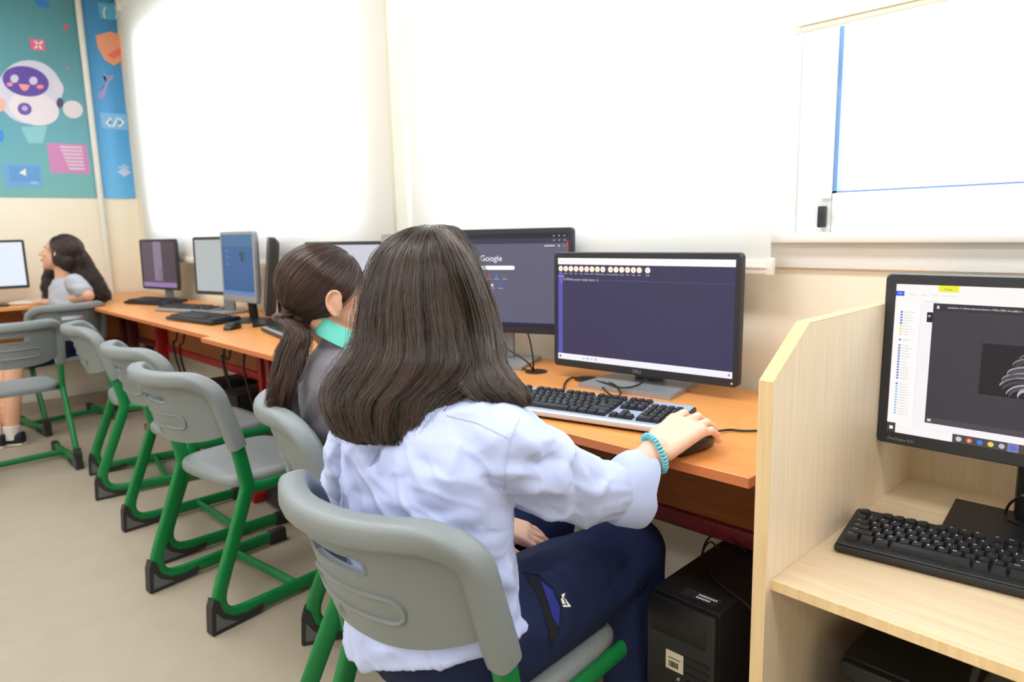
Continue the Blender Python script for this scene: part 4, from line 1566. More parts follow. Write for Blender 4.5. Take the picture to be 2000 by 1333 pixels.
def add_head(mb, fm, k=1.0, ear=0.080):
    """skull, jaw, nose, lips, brow, ears and chin in head space (x right, y forward, z up; origin half way from chin to crown)"""
    m3 = fm.to_3x3() * k

    def sp(c, r, rot=None):
        m = m3 if rot is None else m3 @ rot
        mb.sphere(fm @ (Vector(c) * k), r, 24, 16, m)
    sp((0, -0.012, 0.028), (0.073, 0.092, 0.082))
    sp((0, 0.028, -0.036), (0.056, 0.056, 0.072))
    sp((0, 0.058, -0.092), (0.024, 0.022, 0.018))
    sp((0, 0.066, 0.024), (0.046, 0.018, 0.014))
    sp((0.033, 0.058, -0.022), (0.022, 0.020, 0.024))
    sp((-0.033, 0.058, -0.022), (0.022, 0.020, 0.024))
    mb.capsule(fm @ (Vector((0, 0.080, 0.008)) * k), 0.008 * k, fm @ (Vector((0, 0.100, -0.024)) * k), 0.0115 * k)
    sp((0.010, 0.090, -0.028), (0.008, 0.010, 0.007))
    sp((-0.010, 0.090, -0.028), (0.008, 0.010, 0.007))
    sp((0, 0.082, -0.053), (0.019, 0.010, 0.006))
    sp((0, 0.080, -0.063), (0.016, 0.010, 0.006))
    for s in (-1, 1):
        rot = Matrix.Rotation(R(-s * 18), 3, 'Z') @ Matrix.Rotation(R(8), 3, 'X')
        sp((s * ear, -0.010, 0.0), (0.007, 0.019, 0.031), rot)
        sp((s * (ear - 0.004), -0.004, -0.026), (0.007, 0.010, 0.011))
        sp((s * (ear - 0.006), 0.0, 0.0), (0.008, 0.010, 0.020), rot)


def face_parts(fm, parent, k=1.0):
    for s in (-1, 1):
        c = fm @ (Vector((s * 0.030, 0.0645, 0.006)) * k)
        m3 = fm.to_3x3() * k
        e = MB().sphere(c, (0.0125, 0.012, 0.0105), 14, 10, m3).obj('eye', MT['eyew'], parent)
        MB().sphere(fm @ (Vector((s * 0.030, 0.0735, 0.006)) * k), (0.0055, 0.0035, 0.0055), 12, 8, m3).obj('iris', MT['iris'], e)
        b = [fm @ (Vector((s * x, y, z)) * k) for x, y, z in ((0.014, 0.081, 0.025), (0.028, 0.078, 0.029), (0.043, 0.067, 0.026))]
        MB().tube(spline(b, 4), (0.0022 * k, 0.004 * k), 8).obj('eyebrow', MT['iris'], parent)
    MB().sphere(fm @ (Vector((0, 0.0895, -0.054)) * k), (0.017, 0.004, 0.004), 14, 8, fm.to_3x3() * k).sphere(fm @ (Vector((0, 0.0885, -0.0625)) * k), (0.014, 0.004, 0.004), 14, 8, fm.to_3x3() * k).obj('lips', MT['lip'], parent)


def add_hand(mb, wrist, fwd, side, up, curl=0.4, k=1.0, thumb=-1, spread=1.0, nails=None):
    """palm, five unequal bent fingers. fwd: wrist to fingers; side: towards the little finger; up: back of the hand"""
    W, f, s, u = Vector(wrist), Vector(fwd).normalized(), Vector(side).normalized(), Vector(up).normalized()

    def P(a, b, c):
        return W + f * (a * k) + s * (b * k) + u * (c * k)
    for b0, b1 in ((-0.018, -0.029), (-0.006, -0.010), (0.006, 0.010), (0.016, 0.027)):
        mb.capsule(P(0.0, b0, 0), 0.016 * k, P(0.083, b1, 0.004), 0.0125 * k)
    mb.capsule(P(0.02, -0.02, -0.006), 0.017 * k, P(0.055, -0.032, -0.008), 0.012 * k)
    L = {'index': (-0.031, 0.041, 0.024, 0.021), 'middle': (-0.0095, 0.045, 0.028, 0.022), 'ring': (0.0115, 0.041, 0.026, 0.021), 'little': (0.030, 0.032, 0.020, 0.019)}
    tips = []
    for i, (nm, (b, l1, l2, l3)) in enumerate(L.items()):
        fan = (-0.10, -0.02, 0.06, 0.15)[i] * spread
        p = P(0.083 - (0.004 if i in (0, 2) else 0.0) - (0.012 if i == 3 else 0), b, 0.004)
        a = -0.10
        pts = [p]
        for q, ln in enumerate((l1, l2, l3)):
            a += curl * (0.55, 1.0, 0.7)[q]
            d = (f * math.cos(fan) + s * math.sin(fan)) * math.cos(a) - u * math.sin(a)
            p = p + d * (ln * k)
            pts.append(p)
        r = [0.0098, 0.0088, 0.0080, 0.0066]
        if i == 3:
            r = [x * 0.87 for x in r]
        mb.chain([(pts[j], r[j] * k) for j in range(4)])
        mb.sphere(pts[1], r[1] * 1.06 * k)
        tips.append((pts[2], pts[3]))
    t = [P(0.018, 0.024 * thumb, -0.006), P(0.048, 0.046 * thumb, -0.014), P(0.076, 0.050 * thumb, -0.018), P(0.099, 0.043 * thumb, -0.022)]
    mb.chain([(t[0], 0.0145 * k), (t[1], 0.0110 * k), (t[2], 0.0100 * k), (t[3], 0.0078 * k)])
    return tips, (f, s, u)


def nails(tips, up, parent, k=1.0):
    for a, b in tips:
        d = (b - a).normalized()
        n = (up - d * up.dot(d)).normalized()
        s = d.cross(n)
        m = Matrix((s, d, n)).transposed()
        MB().sphere(b + d * 0.001 * k + n * 0.0048 * k, (0.0046 * k, 0.0065 * k, 0.0022 * k), 10, 6, m).obj('fingernail', MT['nail'], parent)


LOCKS = {}


def hair_paths(rings, n, k=18, jit=0.010, wave=0.006, freq=2.0, rho=(0.93, 1.04), arc=(0, 2 * PI), endcut=0.10, rnd=RNG, clump=24, tipspread=0.0, relief=0.05, lockcut=0.06):
    """strands running along a stack of elliptic rings (center, a, b) from root to tip"""
    c = np.array([r[0] for r in rings], float)
    a = np.array([r[1] for r in rings], float)
    b = np.array([r[2] for r in rings], float)
    m = len(rings)
    th = rnd.uniform(arc[0], arc[1], n)
    cl = np.round(th / (2 * PI) * clump)
    crng = np.random.default_rng(5)
    cph = crng.uniform(0, 2 * PI, clump + 2)
    camp = crng.uniform(0.3, 1.0, clump + 2)
    end = (m - 1) * (1 - endcut * rnd.uniform(0, 1, n) ** 2 - lockcut * crng.uniform(0, 1, clump + 2)[cl.astype(int)])
    lv = crng.uniform(0, 1, clump + 2)[cl.astype(int)]
    st = (m - 1) * 0.02 * rnd.uniform(0, 1, n)
    rh = rnd.uniform(rho[0], rho[1], n)
    ph = rnd.uniform(0, 2 * PI, n)
    out = np.zeros((n, k, 3))
    for q in range(k):
        t = q / (k - 1)
        s = st + (end - st) * t
        i = np.clip(np.floor(s).astype(int), 0, m - 2)
        fr = (s - i)[:, None]
        # Catmull-Rom in the ring stack
        def cr(X):
            p0, p1, p2, p3 = X[np.clip(i - 1, 0, m - 1)], X[i], X[i + 1], X[np.clip(i + 2, 0, m - 1)]
            return 0.5 * (2 * p1 + (p2 - p0) * fr + (2 * p0 - 5 * p1 + 4 * p2 - p3) * fr ** 2 + (3 * p1 - p0 - 3 * p2 + p3) * fr ** 3)
        tc = cl / clump * 2 * PI
        pull = 0.55 * t ** 1.5
        tt = th + (tc - th) * pull + 0.05 * wave / 0.006 * t * np.sin(freq * 2 * PI * t + cph[cl.astype(int)]) * camp[cl.astype(int)]
        C, A, B = cr(c), cr(a), cr(b)
        rr = (rh + relief * (lv - 0.5) * min(1.0, 0.25 + 1.5 * t))[:, None] * (1 + tipspread * t * (ph[:, None] / PI - 1))
        p = C + A * (np.cos(tt)[:, None] * rr) + B * (np.sin(tt)[:, None] * rr)
        w = wave * t * np.sin(freq * 2 * PI * t + cph[cl.astype(int)] + 0.5 * np.sin(ph)) * camp[cl.astype(int)]
        nrm = A * np.cos(tt)[:, None] + B * np.sin(tt)[:, None]
        nrm /= np.linalg.norm(nrm, axis=1)[:, None] + 1e-9
        p += nrm * w[:, None]
        p += (rnd.normal(0, 1, (n, 3)) * 0.0006) + np.stack([np.sin(ph + 3 * t), np.cos(ph * 1.7 + 4 * t), 0 * ph], 1) * (jit * 0.22 * t)
        out[:, q] = p
    LOCKS['last'] = lv
    return out


def V2(v):
    return np.array(v, float)


# ================================================= the girl in the blue shirt
O1, A1 = np.array([-0.905, 0.5]), R(5)


def G1(x, y, z):
    return Vector((O1[0] + x * math.cos(A1) - y * math.sin(A1), O1[1] + x * math.sin(A1) + y * math.cos(A1), z))


def D1(x, y, z=0):
    return Vector((x * math.cos(A1) - y * math.sin(A1), x * math.sin(A1) + y * math.cos(A1), z))


SR, SL = G1(0.150, 0.175, 0.862), G1(-0.150, 0.165, 0.858)
ER, EL = Vector(atd(1138, 960, 1.225)), G1(-0.275, 0.185, 0.650)
WR = Vector(atd(1286, 878, 1.262))
MCP = Vector(atd(1352, 828, 1.318))
CUF = Vector(atd(1226, 936, 1.250))
WL = G1(-0.075, 0.375, 0.600)
HIPR, HIPL = G1(0.085, 0.20, 0.515), G1(-0.085, 0.20, 0.515)
KNR, KNL = G1(0.105, 0.620, 0.500), G1(-0.125, 0.610, 0.500)
ANR, ANL = G1(0.125, 0.60, 0.085), G1(-0.12, 0.58, 0.085)
HC1 = Vector(atd(846, 592, 1.238))
HF1 = frame(HC1, R(32), R(-8))

TORSO1 = [(0.455, 0.185, 0.176, 0.125), (0.52, 0.172, 0.172, 0.120), (0.60, 0.155, 0.160, 0.108), (0.68, 0.148, 0.160, 0.102), (0.76, 0.150, 0.166, 0.100), (0.82, 0.160, 0.168, 0.095), (0.865, 0.170, 0.150, 0.082), (0.895, 0.178, 0.115, 0.068), (0.915, 0.184, 0.070, 0.056)]


def torso_rings(tab, da=0.0, db=0.0):
    return [(G1(0, y, z), D1(a + da, 0), D1(0, b + db)) for z, y, a, b in tab]


b1 = MB()
b1.rings(torso_rings(TORSO1, -0.014, -0.014), 28)
add_head(b1, HF1, 1.0)
b1.capsule(HF1 @ Vector((0, -0.02, -0.05)), 0.050, G1(-0.005, 0.185, 0.90), 0.052)
b1.chain([(SR, 0.048), (ER, 0.038), (CUF, 0.034), (WR, 0.0265)])
b1.chain([(SL, 0.048), (EL, 0.038), (WL, 0.026)])
b1.chain([(HIPR, 0.075), (KNR, 0.052), (ANR, 0.038)])
b1.chain([(HIPL, 0.075), (KNL, 0.052), (ANL, 0.038)])
for an, s in ((ANR, 1), (ANL, -1)):
    b1.capsule(an + Vector((0, -0.02, -0.035)), 0.032, an + D1(0.02 * s, 0.15) + Vector((0, 0, -0.055)), 0.024)
hf = (MCP - WR).normalized()
hs = Vector((0.90, -0.38, -0.26))
hs = (hs - hf * hs.dot(hf)).normalized()
hu = hs.cross(hf)
tipsR, axR = add_hand(b1, WR, hf, hs, hu, 0.60, 1.06, -1)
lf = D1(0.72, 0.62, -0.42)
ls = D1(-0.55, 0.75, 0.1)
tipsL, axL = add_hand(b1, WL, lf, ls, D1(0.25, 0.25, 0.9), 0.30, 0.95, -1)
me = remeshed(b1, 0.0034, 3, 'person')
me.materials.append(MT['skin'])
me.shade_smooth()
p1 = link('person', me)
tag(p1, 'girl in a pale blue shirt and navy trousers using the mouse, seen from behind', 'person')
nails(tipsR, axR[2], p1, 0.98)
nails(tipsL, axL[2], p1, 0.95)
face_parts(HF1, p1)

# shirt
s1 = MB()
SH = [(0.488, 0.166, 0.186, 0.144), (0.502, 0.165, 0.185, 0.141), (0.548, 0.158, 0.176, 0.128), (0.60, 0.152, 0.168, 0.116), (0.68, 0.146, 0.167, 0.109), (0.76, 0.149, 0.174, 0.108), (0.82, 0.158, 0.178, 0.104), (0.865, 0.169, 0.164, 0.093), (0.897, 0.178, 0.128, 0.079), (0.918, 0.184, 0.085, 0.066), (0.945, 0.19, 0.064, 0.058)]
sr_ = torso_rings(SH)
for i_, q_ in enumerate((0.062, 0.056, 0.022)):
    c_, a_, bb_ = sr_[i_]
    sr_[i_] = (c_, a_ + Vector((0, 0, q_)), bb_)
s1.rings(sr_, 36)
dS = (ER - SR)
s1.chain([(SR + D1(-0.05, 0, -0.004), 0.062), (SR + D1(0.0, 0.005, -0.012), 0.067), (Vector(atd(1062, 922, 1.165)), 0.070), (ER, 0.059), (Vector(atd(1196, 957, 1.241)), 0.051)], 20)
s1.chain([(SL + D1(0.05, 0, -0.004), 0.062), (SL + D1(0.0, 0, -0.010), 0.068), (SL + (EL - SL) * 0.5, 0.066), (EL, 0.058), (EL + (WL - EL) * 0.6, 0.046)], 20)
me = remeshed(s1, 0.0042, 5, 'shirt')
tree = bvh(me)
FL = []
for (x0, y0, x1, y1, w, h) in (
        (985, 985, 850, 930, 0.014, 0.007), (975, 960, 820, 900, 0.012, -0.006), (990, 1010, 870, 1010, 0.012, 0.006), (965, 1040, 840, 1000, 0.012, -0.005),
        (640, 925, 800, 990, 0.013, 0.008), (660, 900, 800, 930, 0.012, -0.006), (690, 960, 880, 1005, 0.010, -0.006), (700, 880, 760, 960, 0.012, 0.005),
        (745, 865, 722, 915, 0.009, -0.011), (765, 868, 745, 930, 0.010, 0.007), (700, 870, 680, 900, 0.010, 0.005), (800, 880, 830, 960, 0.015, 0.005), (900, 860, 880, 930, 0.016, 0.005), (940, 880, 970, 950, 0.014, -0.005),
        (1010, 850, 1060, 900, 0.012, 0.006), (1000, 900, 1100, 900, 0.012, -0.007), (1005, 940, 1110, 960, 0.014, 0.007), (1000, 980, 1120, 1010, 0.014, 0.006), (1020, 870, 1080, 860, 0.010, 0.005),
        (1110, 905, 1130, 1010, 0.012, -0.008), (1135, 915, 1160, 1020, 0.010, 0.007), (1160, 925, 1185, 1020, 0.009, -0.006), (1185, 925, 1210, 1000, 0.009, 0.006), (1090, 930, 1100, 1010, 0.012, 0.006), (1150, 960, 1230, 960, 0.010, 0.004),
        (1000, 1060, 950, 1030, 0.010, 0.006), (1005, 1110, 960, 1070, 0.010, -0.005), (1003, 1150, 965, 1120, 0.010, 0.005), (985, 1090, 990, 1190, 0.010, 0.005),
        (612, 880, 660, 905, 0.010, 0.006), (606, 910, 650, 950, 0.010, -0.006), (620, 850, 680, 870, 0.012, 0.005), (600, 940, 640, 985, 0.010, 0.006),
        (700, 1290, 800, 1260, 0.012, 0.007), (780, 1265, 930, 1240, 0.012, -0.006), (700, 1250, 720, 1320, 0.012, 0.008)):
    a, b = hit(tree, x0, y0, 0), hit(tree, x1, y1, 0)
    if a and b:
        FL.append((a, b, w * 0.8, h * 1.7))
for k in range(26):     # gathers on the far side and front, where the photograph does not look
    z = 0.5 + 0.4 * RNG.random()
    an = RNG.uniform(0.1, 2.6)
    q = G1(0.17 * math.cos(an), 0.15 + 0.11 * math.sin(an), z)
    FL.append((q, q + D1(RNG.uniform(-0.05, 0.05), 0, RNG.uniform(-0.10, -0.03)), 0.012, RNG.uniform(-0.006, 0.006)))
folds(me, FL)
def micro(co, no):
    h = 0.0016 * np.sin(co[:, 0] * 61 + 2.0 * np.sin(co[:, 2] * 37)) * np.sin(co[:, 2] * 53 + 1.7 * np.sin(co[:, 1] * 45))
    return co + no * h[:, None]
displace(me, micro)


def crumple(co, no, fr=(7.5, 7.5, 12.0), amp=0.0058, seed=0.0):
    out = np.empty(len(co))
    for i, p in enumerate(co):
        q = Vector((p[0] * fr[0] + seed, p[1] * fr[1], p[2] * fr[2] + p[0] * 6))
        a = 1 - abs(noise.noise(q)) * 2.2
        b = 1 - abs(noise.noise(q * 2.3 + Vector((7, 3, 1)))) * 2.2
        out[i] = max(0, a) ** 3 + 0.35 * max(0, b) ** 3
    return co + no * (out * amp)[:, None]


displace(me, crumple)
me.materials.append(MT['shirt'])
me.shade_smooth()
sh = link('shirt', me, p1)
tree = bvh(me)


def surf_line(name, px, tr, m, parent, r=0.0009, n=10):
    pts = []
    for (a, b) in zip(px[:-1], px[1:]):
        for k in range(n):
            t = k / n
            h_ = hit(tr, a[0] + (b[0] - a[0]) * t, a[1] + (b[1] - a[1]) * t, 0.0004)
            if h_ is not None and (not pts or (h_ - pts[-1]).length < 0.05):
                pts.append(h_)
    if len(pts) > 3:
        MB().tube(pts, r, 6).obj(name, m, parent)


surf_line('yoke_seam', [(872, 812), (930, 826), (1000, 860)], tree, MT['seam'], sh)
surf_line('armhole_seam', [(1014, 818), (996, 860), (986, 915), (984, 950), (976, 992)], tree, MT['seam'], sh)
surf_line('centre_pleat', [(748, 862), (738, 885), (720, 915)], tree, MT['seam'], sh, 0.0012)
# collar stand round the neck, under the hair
MB().rings([(G1(-0.004, 0.186, 0.925), D1(0.070, 0), D1(0, 0.064)), (G1(-0.004, 0.184, 0.955), D1(0.066, 0), D1(0, 0.062)), (G1(-0.004, 0.182, 0.958), D1(0.062, 0), D1(0, 0.058)), (G1(-0.004, 0.186, 0.925), D1(0.060, 0), D1(0, 0.056))], 28, False).obj('collar', MT['shirt'], sh)
# rolled-back right cuff
fa = (WR - CUF).normalized()
CU0, CU1 = Vector(atd(1203, 956, 1.243)), Vector(atd(1256, 953, 1.263))
fw = (CU1 - CU0).normalized()
ca = (Vector((0, 0, 1)) - fw * fw.z).normalized()
cb = fw.cross(ca)
c0 = CU0
cw = [(-0.012, 0.030, 0.0), (-0.006, 0.050, 0.0), (0.0, 0.059, 0.0), (0.010, 0.063, 0.0), (0.034, 0.066, -0.002), (0.050, 0.068, -0.003), (0.054, 0.0675, -0.003), (0.053, 0.0645, -0.003), (0.036, 0.061, -0.002), (0.010, 0.053, 0.0)]
cuff_rings = []
for d, r_, dz in cw:
    cc = c0 + fw * d + Vector((0, 0, dz))
    ax = (ca + fw * 0.10).normalized()
    cuff_rings.append((cc, ax * r_ * 1.06, cb * r_ * 0.80))
cm = MB().rings(cuff_rings, 40, False).mesh('cuff', MT['shirt'], 60)
def cuffw(co, no):
    q = co - np.array(c0)
    ang = np.arctan2(q @ np.array(cb), q @ np.array(ca))
    h = 0.0022 * np.sin(3 * ang + 0.6) + 0.0011 * np.sin(7 * ang + 30 * (q @ np.array(fa)))
    return co + np.outer(h, fa) * 1.6 + no * (h * 0.5)[:, None]
displace(cm, cuffw)
link('cuff', cm, sh)
# coil hair tie round the wrist
wc = Vector(atd(1278, 886, 1.254))
wa = (Vector((0, 0, 1)) - fa * fa.z).normalized()
wb = fa.cross(wa)
pts = []
turns, N = 34, 34 * 14
for k in range(N):
    t = 2 * PI * k / N
    rr_ = 0.0345 + 0.0034 * math.cos(turns * t)
    ht = 0.0034 * math.sin(turns * t)
    pts.append(wc + wa * (rr_ * 0.92 * math.cos(t)) + wb * (rr_ * math.sin(t)) + fa * (ht + 0.012 * math.cos(t)))
MB().tube(pts, 0.0025, 6, closed=True).obj('coil_bracelet', MT['teal'], p1)

# trousers
t1 = MB()
t1.rings([(G1(0, 0.20, 0.43), D1(0.165, 0), D1(0, 0.135)), (G1(0, 0.195, 0.48), D1(0.185, 0), D1(0, 0.145)), (G1(0, 0.185, 0.54), D1(0.180, 0), D1(0, 0.132)), (G1(0, 0.172, 0.59), D1(0.158, 0), D1(0, 0.108))], 32)
t1.chain([(HIPR + D1(0.008, 0, -0.005), 0.104), (HIPR + (KNR - HIPR) * 0.5 + Vector((0, 0, -0.008)), 0.097), (KNR, 0.073), (KNR + (ANR - KNR) * 0.5, 0.066), (ANR + Vector((0, 0, -0.01)), 0.066)], 22)
t1.chain([(HIPL, 0.098), (HIPL + (KNL - HIPL) * 0.5, 0.088), (KNL, 0.073), (KNL + (ANL - KNL) * 0.5, 0.066), (ANL + Vector((0, 0, -0.01)), 0.066)], 22)
me = remeshed(t1, 0.0062, 7, 'trousers')
tree = bvh(me)
FL = []
for (x0, y0, x1, y1, w, h) in ((1010, 1110, 1080, 1070, 0.012, 0.007), (1020, 1140, 1110, 1090, 0.012, -0.006), (1060, 1120, 1120, 1170, 0.012, 0.006), (1110, 1180, 1100, 1250, 0.014, 0.006), (1020, 1230, 1080, 1250, 0.014, 0.006), (1000, 1200, 1050, 1290, 0.014, -0.006),
                               (1190, 1030, 1230, 1130, 0.016, -0.005), (1240, 1090, 1180, 1160, 0.012, -0.007), (1260, 1110, 1200, 1190, 0.012, 0.007), (1220, 1180, 1225, 1300, 0.014, 0.006), (1260, 1150, 1255, 1290, 0.014, -0.006), (1120, 1220, 1180, 1200, 0.016, 0.005)):
    a, b = hit(tree, x0, y0, 0), hit(tree, x1, y1, 0)
    if a and b:
        FL.append((a, b, w, h))
folds(me, FL)
me.materials.append(MT['navy'])
me.shade_smooth()
tr = link('trousers', me, p1)
tree = bvh(me)


def patch(name, poly, tr_, m, parent, off=0.0018, step=5):
    """thin patch lying on the surface under a polygon"""
    xs_, ys_ = [p[0] for p in poly], [p[1] for p in poly]

    def inside(x, y):
        c = False
        for (xa, ya), (xb, yb) in zip(poly, poly[1:] + poly[:1]):
            if (ya > y) != (yb > y) and x < (xb - xa) * (y - ya) / (yb - ya) + xa:
                c = not c
        return c
    n = 70
    vs, fs, idx = [], [], {}
    x0, x1, y0, y1 = min(xs_), max(xs_), min(ys_), max(ys_)
    for j in range(n + 1):
        for i in range(n + 1):
            h_ = hit(tr_, x0 + (x1 - x0) * i / n, y0 + (y1 - y0) * j / n, off)
            if h_ is not None:
                idx[(i, j)] = len(vs)
                vs.append(h_[:])
    for j in range(n):
        for i in range(n):
            q = [(i, j), (i + 1, j), (i + 1, j + 1), (i, j + 1)]
            if all(k in idx for k in q) and inside(x0 + (x1 - x0) * (i + 0.5) / n, y0 + (y1 - y0) * (j + 0.5) / n):
                fs.append([idx[k] for k in q])
    if fs:
        return MB().add(vs, fs).obj(name, m, parent, 40)


patch('pocket_opening_shade', [(1026, 1126), (1052, 1130), (1078, 1152), (1094, 1187), (1090, 1240), (1076, 1262), (1066, 1215), (1050, 1165)], tree, MT['pocket'], tr, 0.0012)  # dark patch stands in for the shade inside the open pocket
patch('pocket_lining', [(1054, 1136), (1078, 1154), (1092, 1188), (1090, 1226), (1078, 1208), (1066, 1168)], tree, MT['navy_in'], tr, 0.0022)
surf_line('pocket_edge', [(1022, 1118), (1052, 1124), (1080, 1148), (1096, 1185), (1093, 1240), (1076, 1275)], tree, MT['navy'], tr, 0.0022)
em = []
for q in ([(1094, 1163), (1102, 1159), (1100, 1166), (1097, 1172)], [(1093, 1171), (1097, 1169), (1103, 1181), (1096, 1181)], [(1099, 1168), (1103, 1172), (1113, 1186), (1108, 1186)], [(1096, 1183), (1104, 1183), (1113, 1187), (1098, 1187)]):
    patch('embroidered_emblem', q, tree, MT['white'], tr, 0.003)
for an, s in ((ANR, 1), (ANL, -1)):
    q = an + Vector((0, 0, -0.085))
    sm = MB()
    d = D1(0.10 * s, 1.0).normalized()
    sd = Vector((d.y, -d.x, 0))
    rg = []
    for k in range(9):
        u = k / 8
        w = 0.044 * (math.sin(PI * (0.12 + 0.78 * u))) ** 0.5
        h_ = 0.085 - 0.045 * u
        rg.append((q + d * (-0.06 + 0.24 * u) + Vector((0, 0, h_ / 2)), sd * w, Vector((0, 0, h_ / 2))))
    sm.rings(rg, 20, True, 2.6)
    sm.obj('shoe', MT['shoe'], p1, 50)

# hair: solid mass plus strands
eR, eD = np.array([math.cos(YAW), math.sin(YAW), 0.0]), np.array([-math.sin(YAW), math.cos(YAW), 0.0])


def view_rings(tab, shrink=0.0):
    out = []
    for y, xl, xr, dep, dd in tab:
        c = atd((xl + xr) / 2, y, dep)
        w = (xr - xl) / 2 * dep / FPX - shrink
        out.append((c, eR * w, eD * max(0.004, dd - shrink)))
    return out


MAIN1 = [(441, 822, 868, 1.215, 0.020), (447, 795, 893, 1.215, 0.050), (464, 765, 908, 1.215, 0.076), (492, 737, 924, 1.215, 0.096), (530, 719, 940, 1.212, 0.108), (575, 705, 954, 1.208, 0.112), (620, 697, 968, 1.198, 0.108), (660, 690, 976, 1.182, 0.098),
         (694, 668, 985, 1.160, 0.085), (733, 640, 960, 1.135, 0.070), (768, 626, 912, 1.112, 0.052), (800, 634, 884, 1.098, 0.040), (832, 648, 866, 1.090, 0.031), (852, 662, 856, 1.086, 0.026), (866, 690, 848, 1.083, 0.020)]
LOCK1 = [(447, 842, 878, 1.200, 0.050), (470, 852, 905, 1.195, 0.072), (510, 864, 932, 1.190, 0.084), (560, 876, 954, 1.185, 0.082), (610, 884, 970, 1.180, 0.070), (655, 888, 978, 1.165, 0.060), (700, 893, 985, 1.135, 0.045), (735, 890, 1006, 1.105, 0.036), (757, 902, 1024, 1.088, 0.030), (776, 925, 1034, 1.080, 0.024), (790, 955, 1032, 1.078, 0.016), (795, 985, 1026, 1.078, 0.010)]
hb = MB()
hb.rings(view_rings(MAIN1, 0.011), 36)
hb.rings(view_rings(LOCK1, 0.010), 24)
me = remeshed(hb, 0.005, 3, 'hair')
me.materials.append(MT['hairbase1'])
me.shade_smooth()
h1 = link('hair', me, p1)
for nn, cl_, wv, fq, rh_, ec, rl, lc in ((6500, 64, 0.007, 1.5, (0.93, 1.02), 0.10, 0.085, 0.05), (6000, 23, 0.012, 1.15, (0.92, 1.03), 0.14, 0.08, 0.12), (4500, 131, 0.007, 1.9, (0.95, 1.04), 0.18, 0.06, 0.09)):
    pa = hair_paths(view_rings(MAIN1, 0.007), nn, 24, 0.014, wv, fq, rh_, endcut=ec, clump=cl_, relief=rl, lockcut=lc)
    strands('hair_strands', MT['hair1'], h1, pa, 0.00045, 0.0002, LOCKS['last'])
pa = hair_paths(view_rings(LOCK1, 0.004), 4800, 18, 0.016, 0.008, 1.2, (0.80, 1.10), endcut=0.20, clump=22, relief=0.12, lockcut=0.10)
strands('hair_strands', MT['hair1'], h1, pa, 0.00045, 0.0002, LOCKS['last'])
pa = hair_paths(view_rings(MAIN1), 300, 22, 0.05, 0.012, 1.9, (1.0, 1.07), endcut=0.3, clump=60)
strands('hair_strands', MT['hair1'], h1, pa, 0.0003, 0.00015)

# ================================================= the girl with a ponytail
A2 = R(-24)
O2 = np.array([-1.515, 0.905])


def G2(x, y, z):
    return Vector((O2[0] + x * math.cos(A2) - y * math.sin(A2), O2[1] + x * math.sin(A2) + y * math.cos(A2), z))


def D2(x, y, z=0):
    return Vector((x * math.cos(A2) - y * math.sin(A2), x * math.sin(A2) + y * math.cos(A2), z))


HC2 = Vector(atd(650, 588, 1.735))
HF2 = frame(HC2, R(-20), R(-4))
nb = HF2 @ Vector((0, -0.035, -0.115))
sR2, sL2 = G2(0.150, -0.03, 0.865), G2(-0.150, -0.03, 0.865)
eR2, eL2 = G2(0.195, 0.06, 0.64), G2(-0.20, 0.06, 0.64)
wR2, wL2 = G2(0.12, 0.27, 0.775), G2(-0.12, 0.27, 0.775)
hR2, hL2 = G2(0.085, 0.0, 0.52), G2(-0.085, 0.0, 0.52)
kR2, kL2 = G2(0.10, 0.40, 0.50), G2(-0.10, 0.40, 0.50)
aR2, aL2 = G2(0.10, 0.36, 0.085), G2(-0.10, 0.36, 0.085)
b2 = MB()
T2 = [(0.47, 0.0, 0.165, 0.12), (0.56, -0.02, 0.15, 0.105), (0.66, -0.04, 0.145, 0.098), (0.76, -0.055, 0.155, 0.098), (0.83, -0.055, 0.158, 0.092), (0.875, -0.045, 0.135, 0.078), (0.90, -0.035, 0.09, 0.062)]
b2.rings([(G2(0, y, z), D2(a - 0.012, 0), D2(0, b - 0.012)) for z, y, a, b in T2], 28)
add_head(b2, HF2, 1.0, 0.084)
for s_ in (-1, 1):
    hl = [HF2 @ Vector((s_ * (0.0905 - 0.10 * max(0, y + 0.012)), y, z)) for y, z in ((0.004, 0.006), (0.003, 0.022), (-0.008, 0.031), (-0.022, 0.026), (-0.029, 0.010), (-0.026, -0.008), (-0.016, -0.022), (-0.006, -0.030))]
    b2.tube(spline(hl, 4), 0.0038, 8)
b2.capsule(HF2 @ Vector((0, -0.02, -0.05)), 0.049, G2(0, -0.035, 0.89), 0.052)
b2.chain([(sR2, 0.046), (eR2, 0.037), (wR2, 0.026)])
b2.chain([(sL2, 0.046), (eL2, 0.037), (wL2, 0.026)])
b2.chain([(hR2, 0.075), (kR2, 0.05), (aR2, 0.038)])
b2.chain([(hL2, 0.075), (kL2, 0.05), (aL2, 0.038)])
for an in (aR2, aL2):
    b2.capsule(an + Vector((0, 0, -0.04)), 0.03, an + D2(0, 0.14) + Vector((0, 0, -0.06)), 0.022)
t_a, ax_a = add_hand(b2, wR2 + D2(-0.002, 0.01), D2(-0.2, 1, -0.05), D2(1, 0.2, 0), Vector((0, 0, 1)), 0.35, 0.95, -1)
t_b, ax_b = add_hand(b2, wL2 + D2(0.002, 0.01), D2(0.2, 1, -0.05), D2(-1, 0.2, 0), Vector((0, 0, 1)), 0.35, 0.95, -1)
me = remeshed(b2, 0.0036, 2, 'person')
me.materials.append(MT['skin2'])
me.shade_smooth()
p2 = link('person', me)
tag(p2, 'girl in a dark grey sweatshirt with turquoise collar and a long brown ponytail', 'person')
face_parts(HF2, p2)
j = MB()
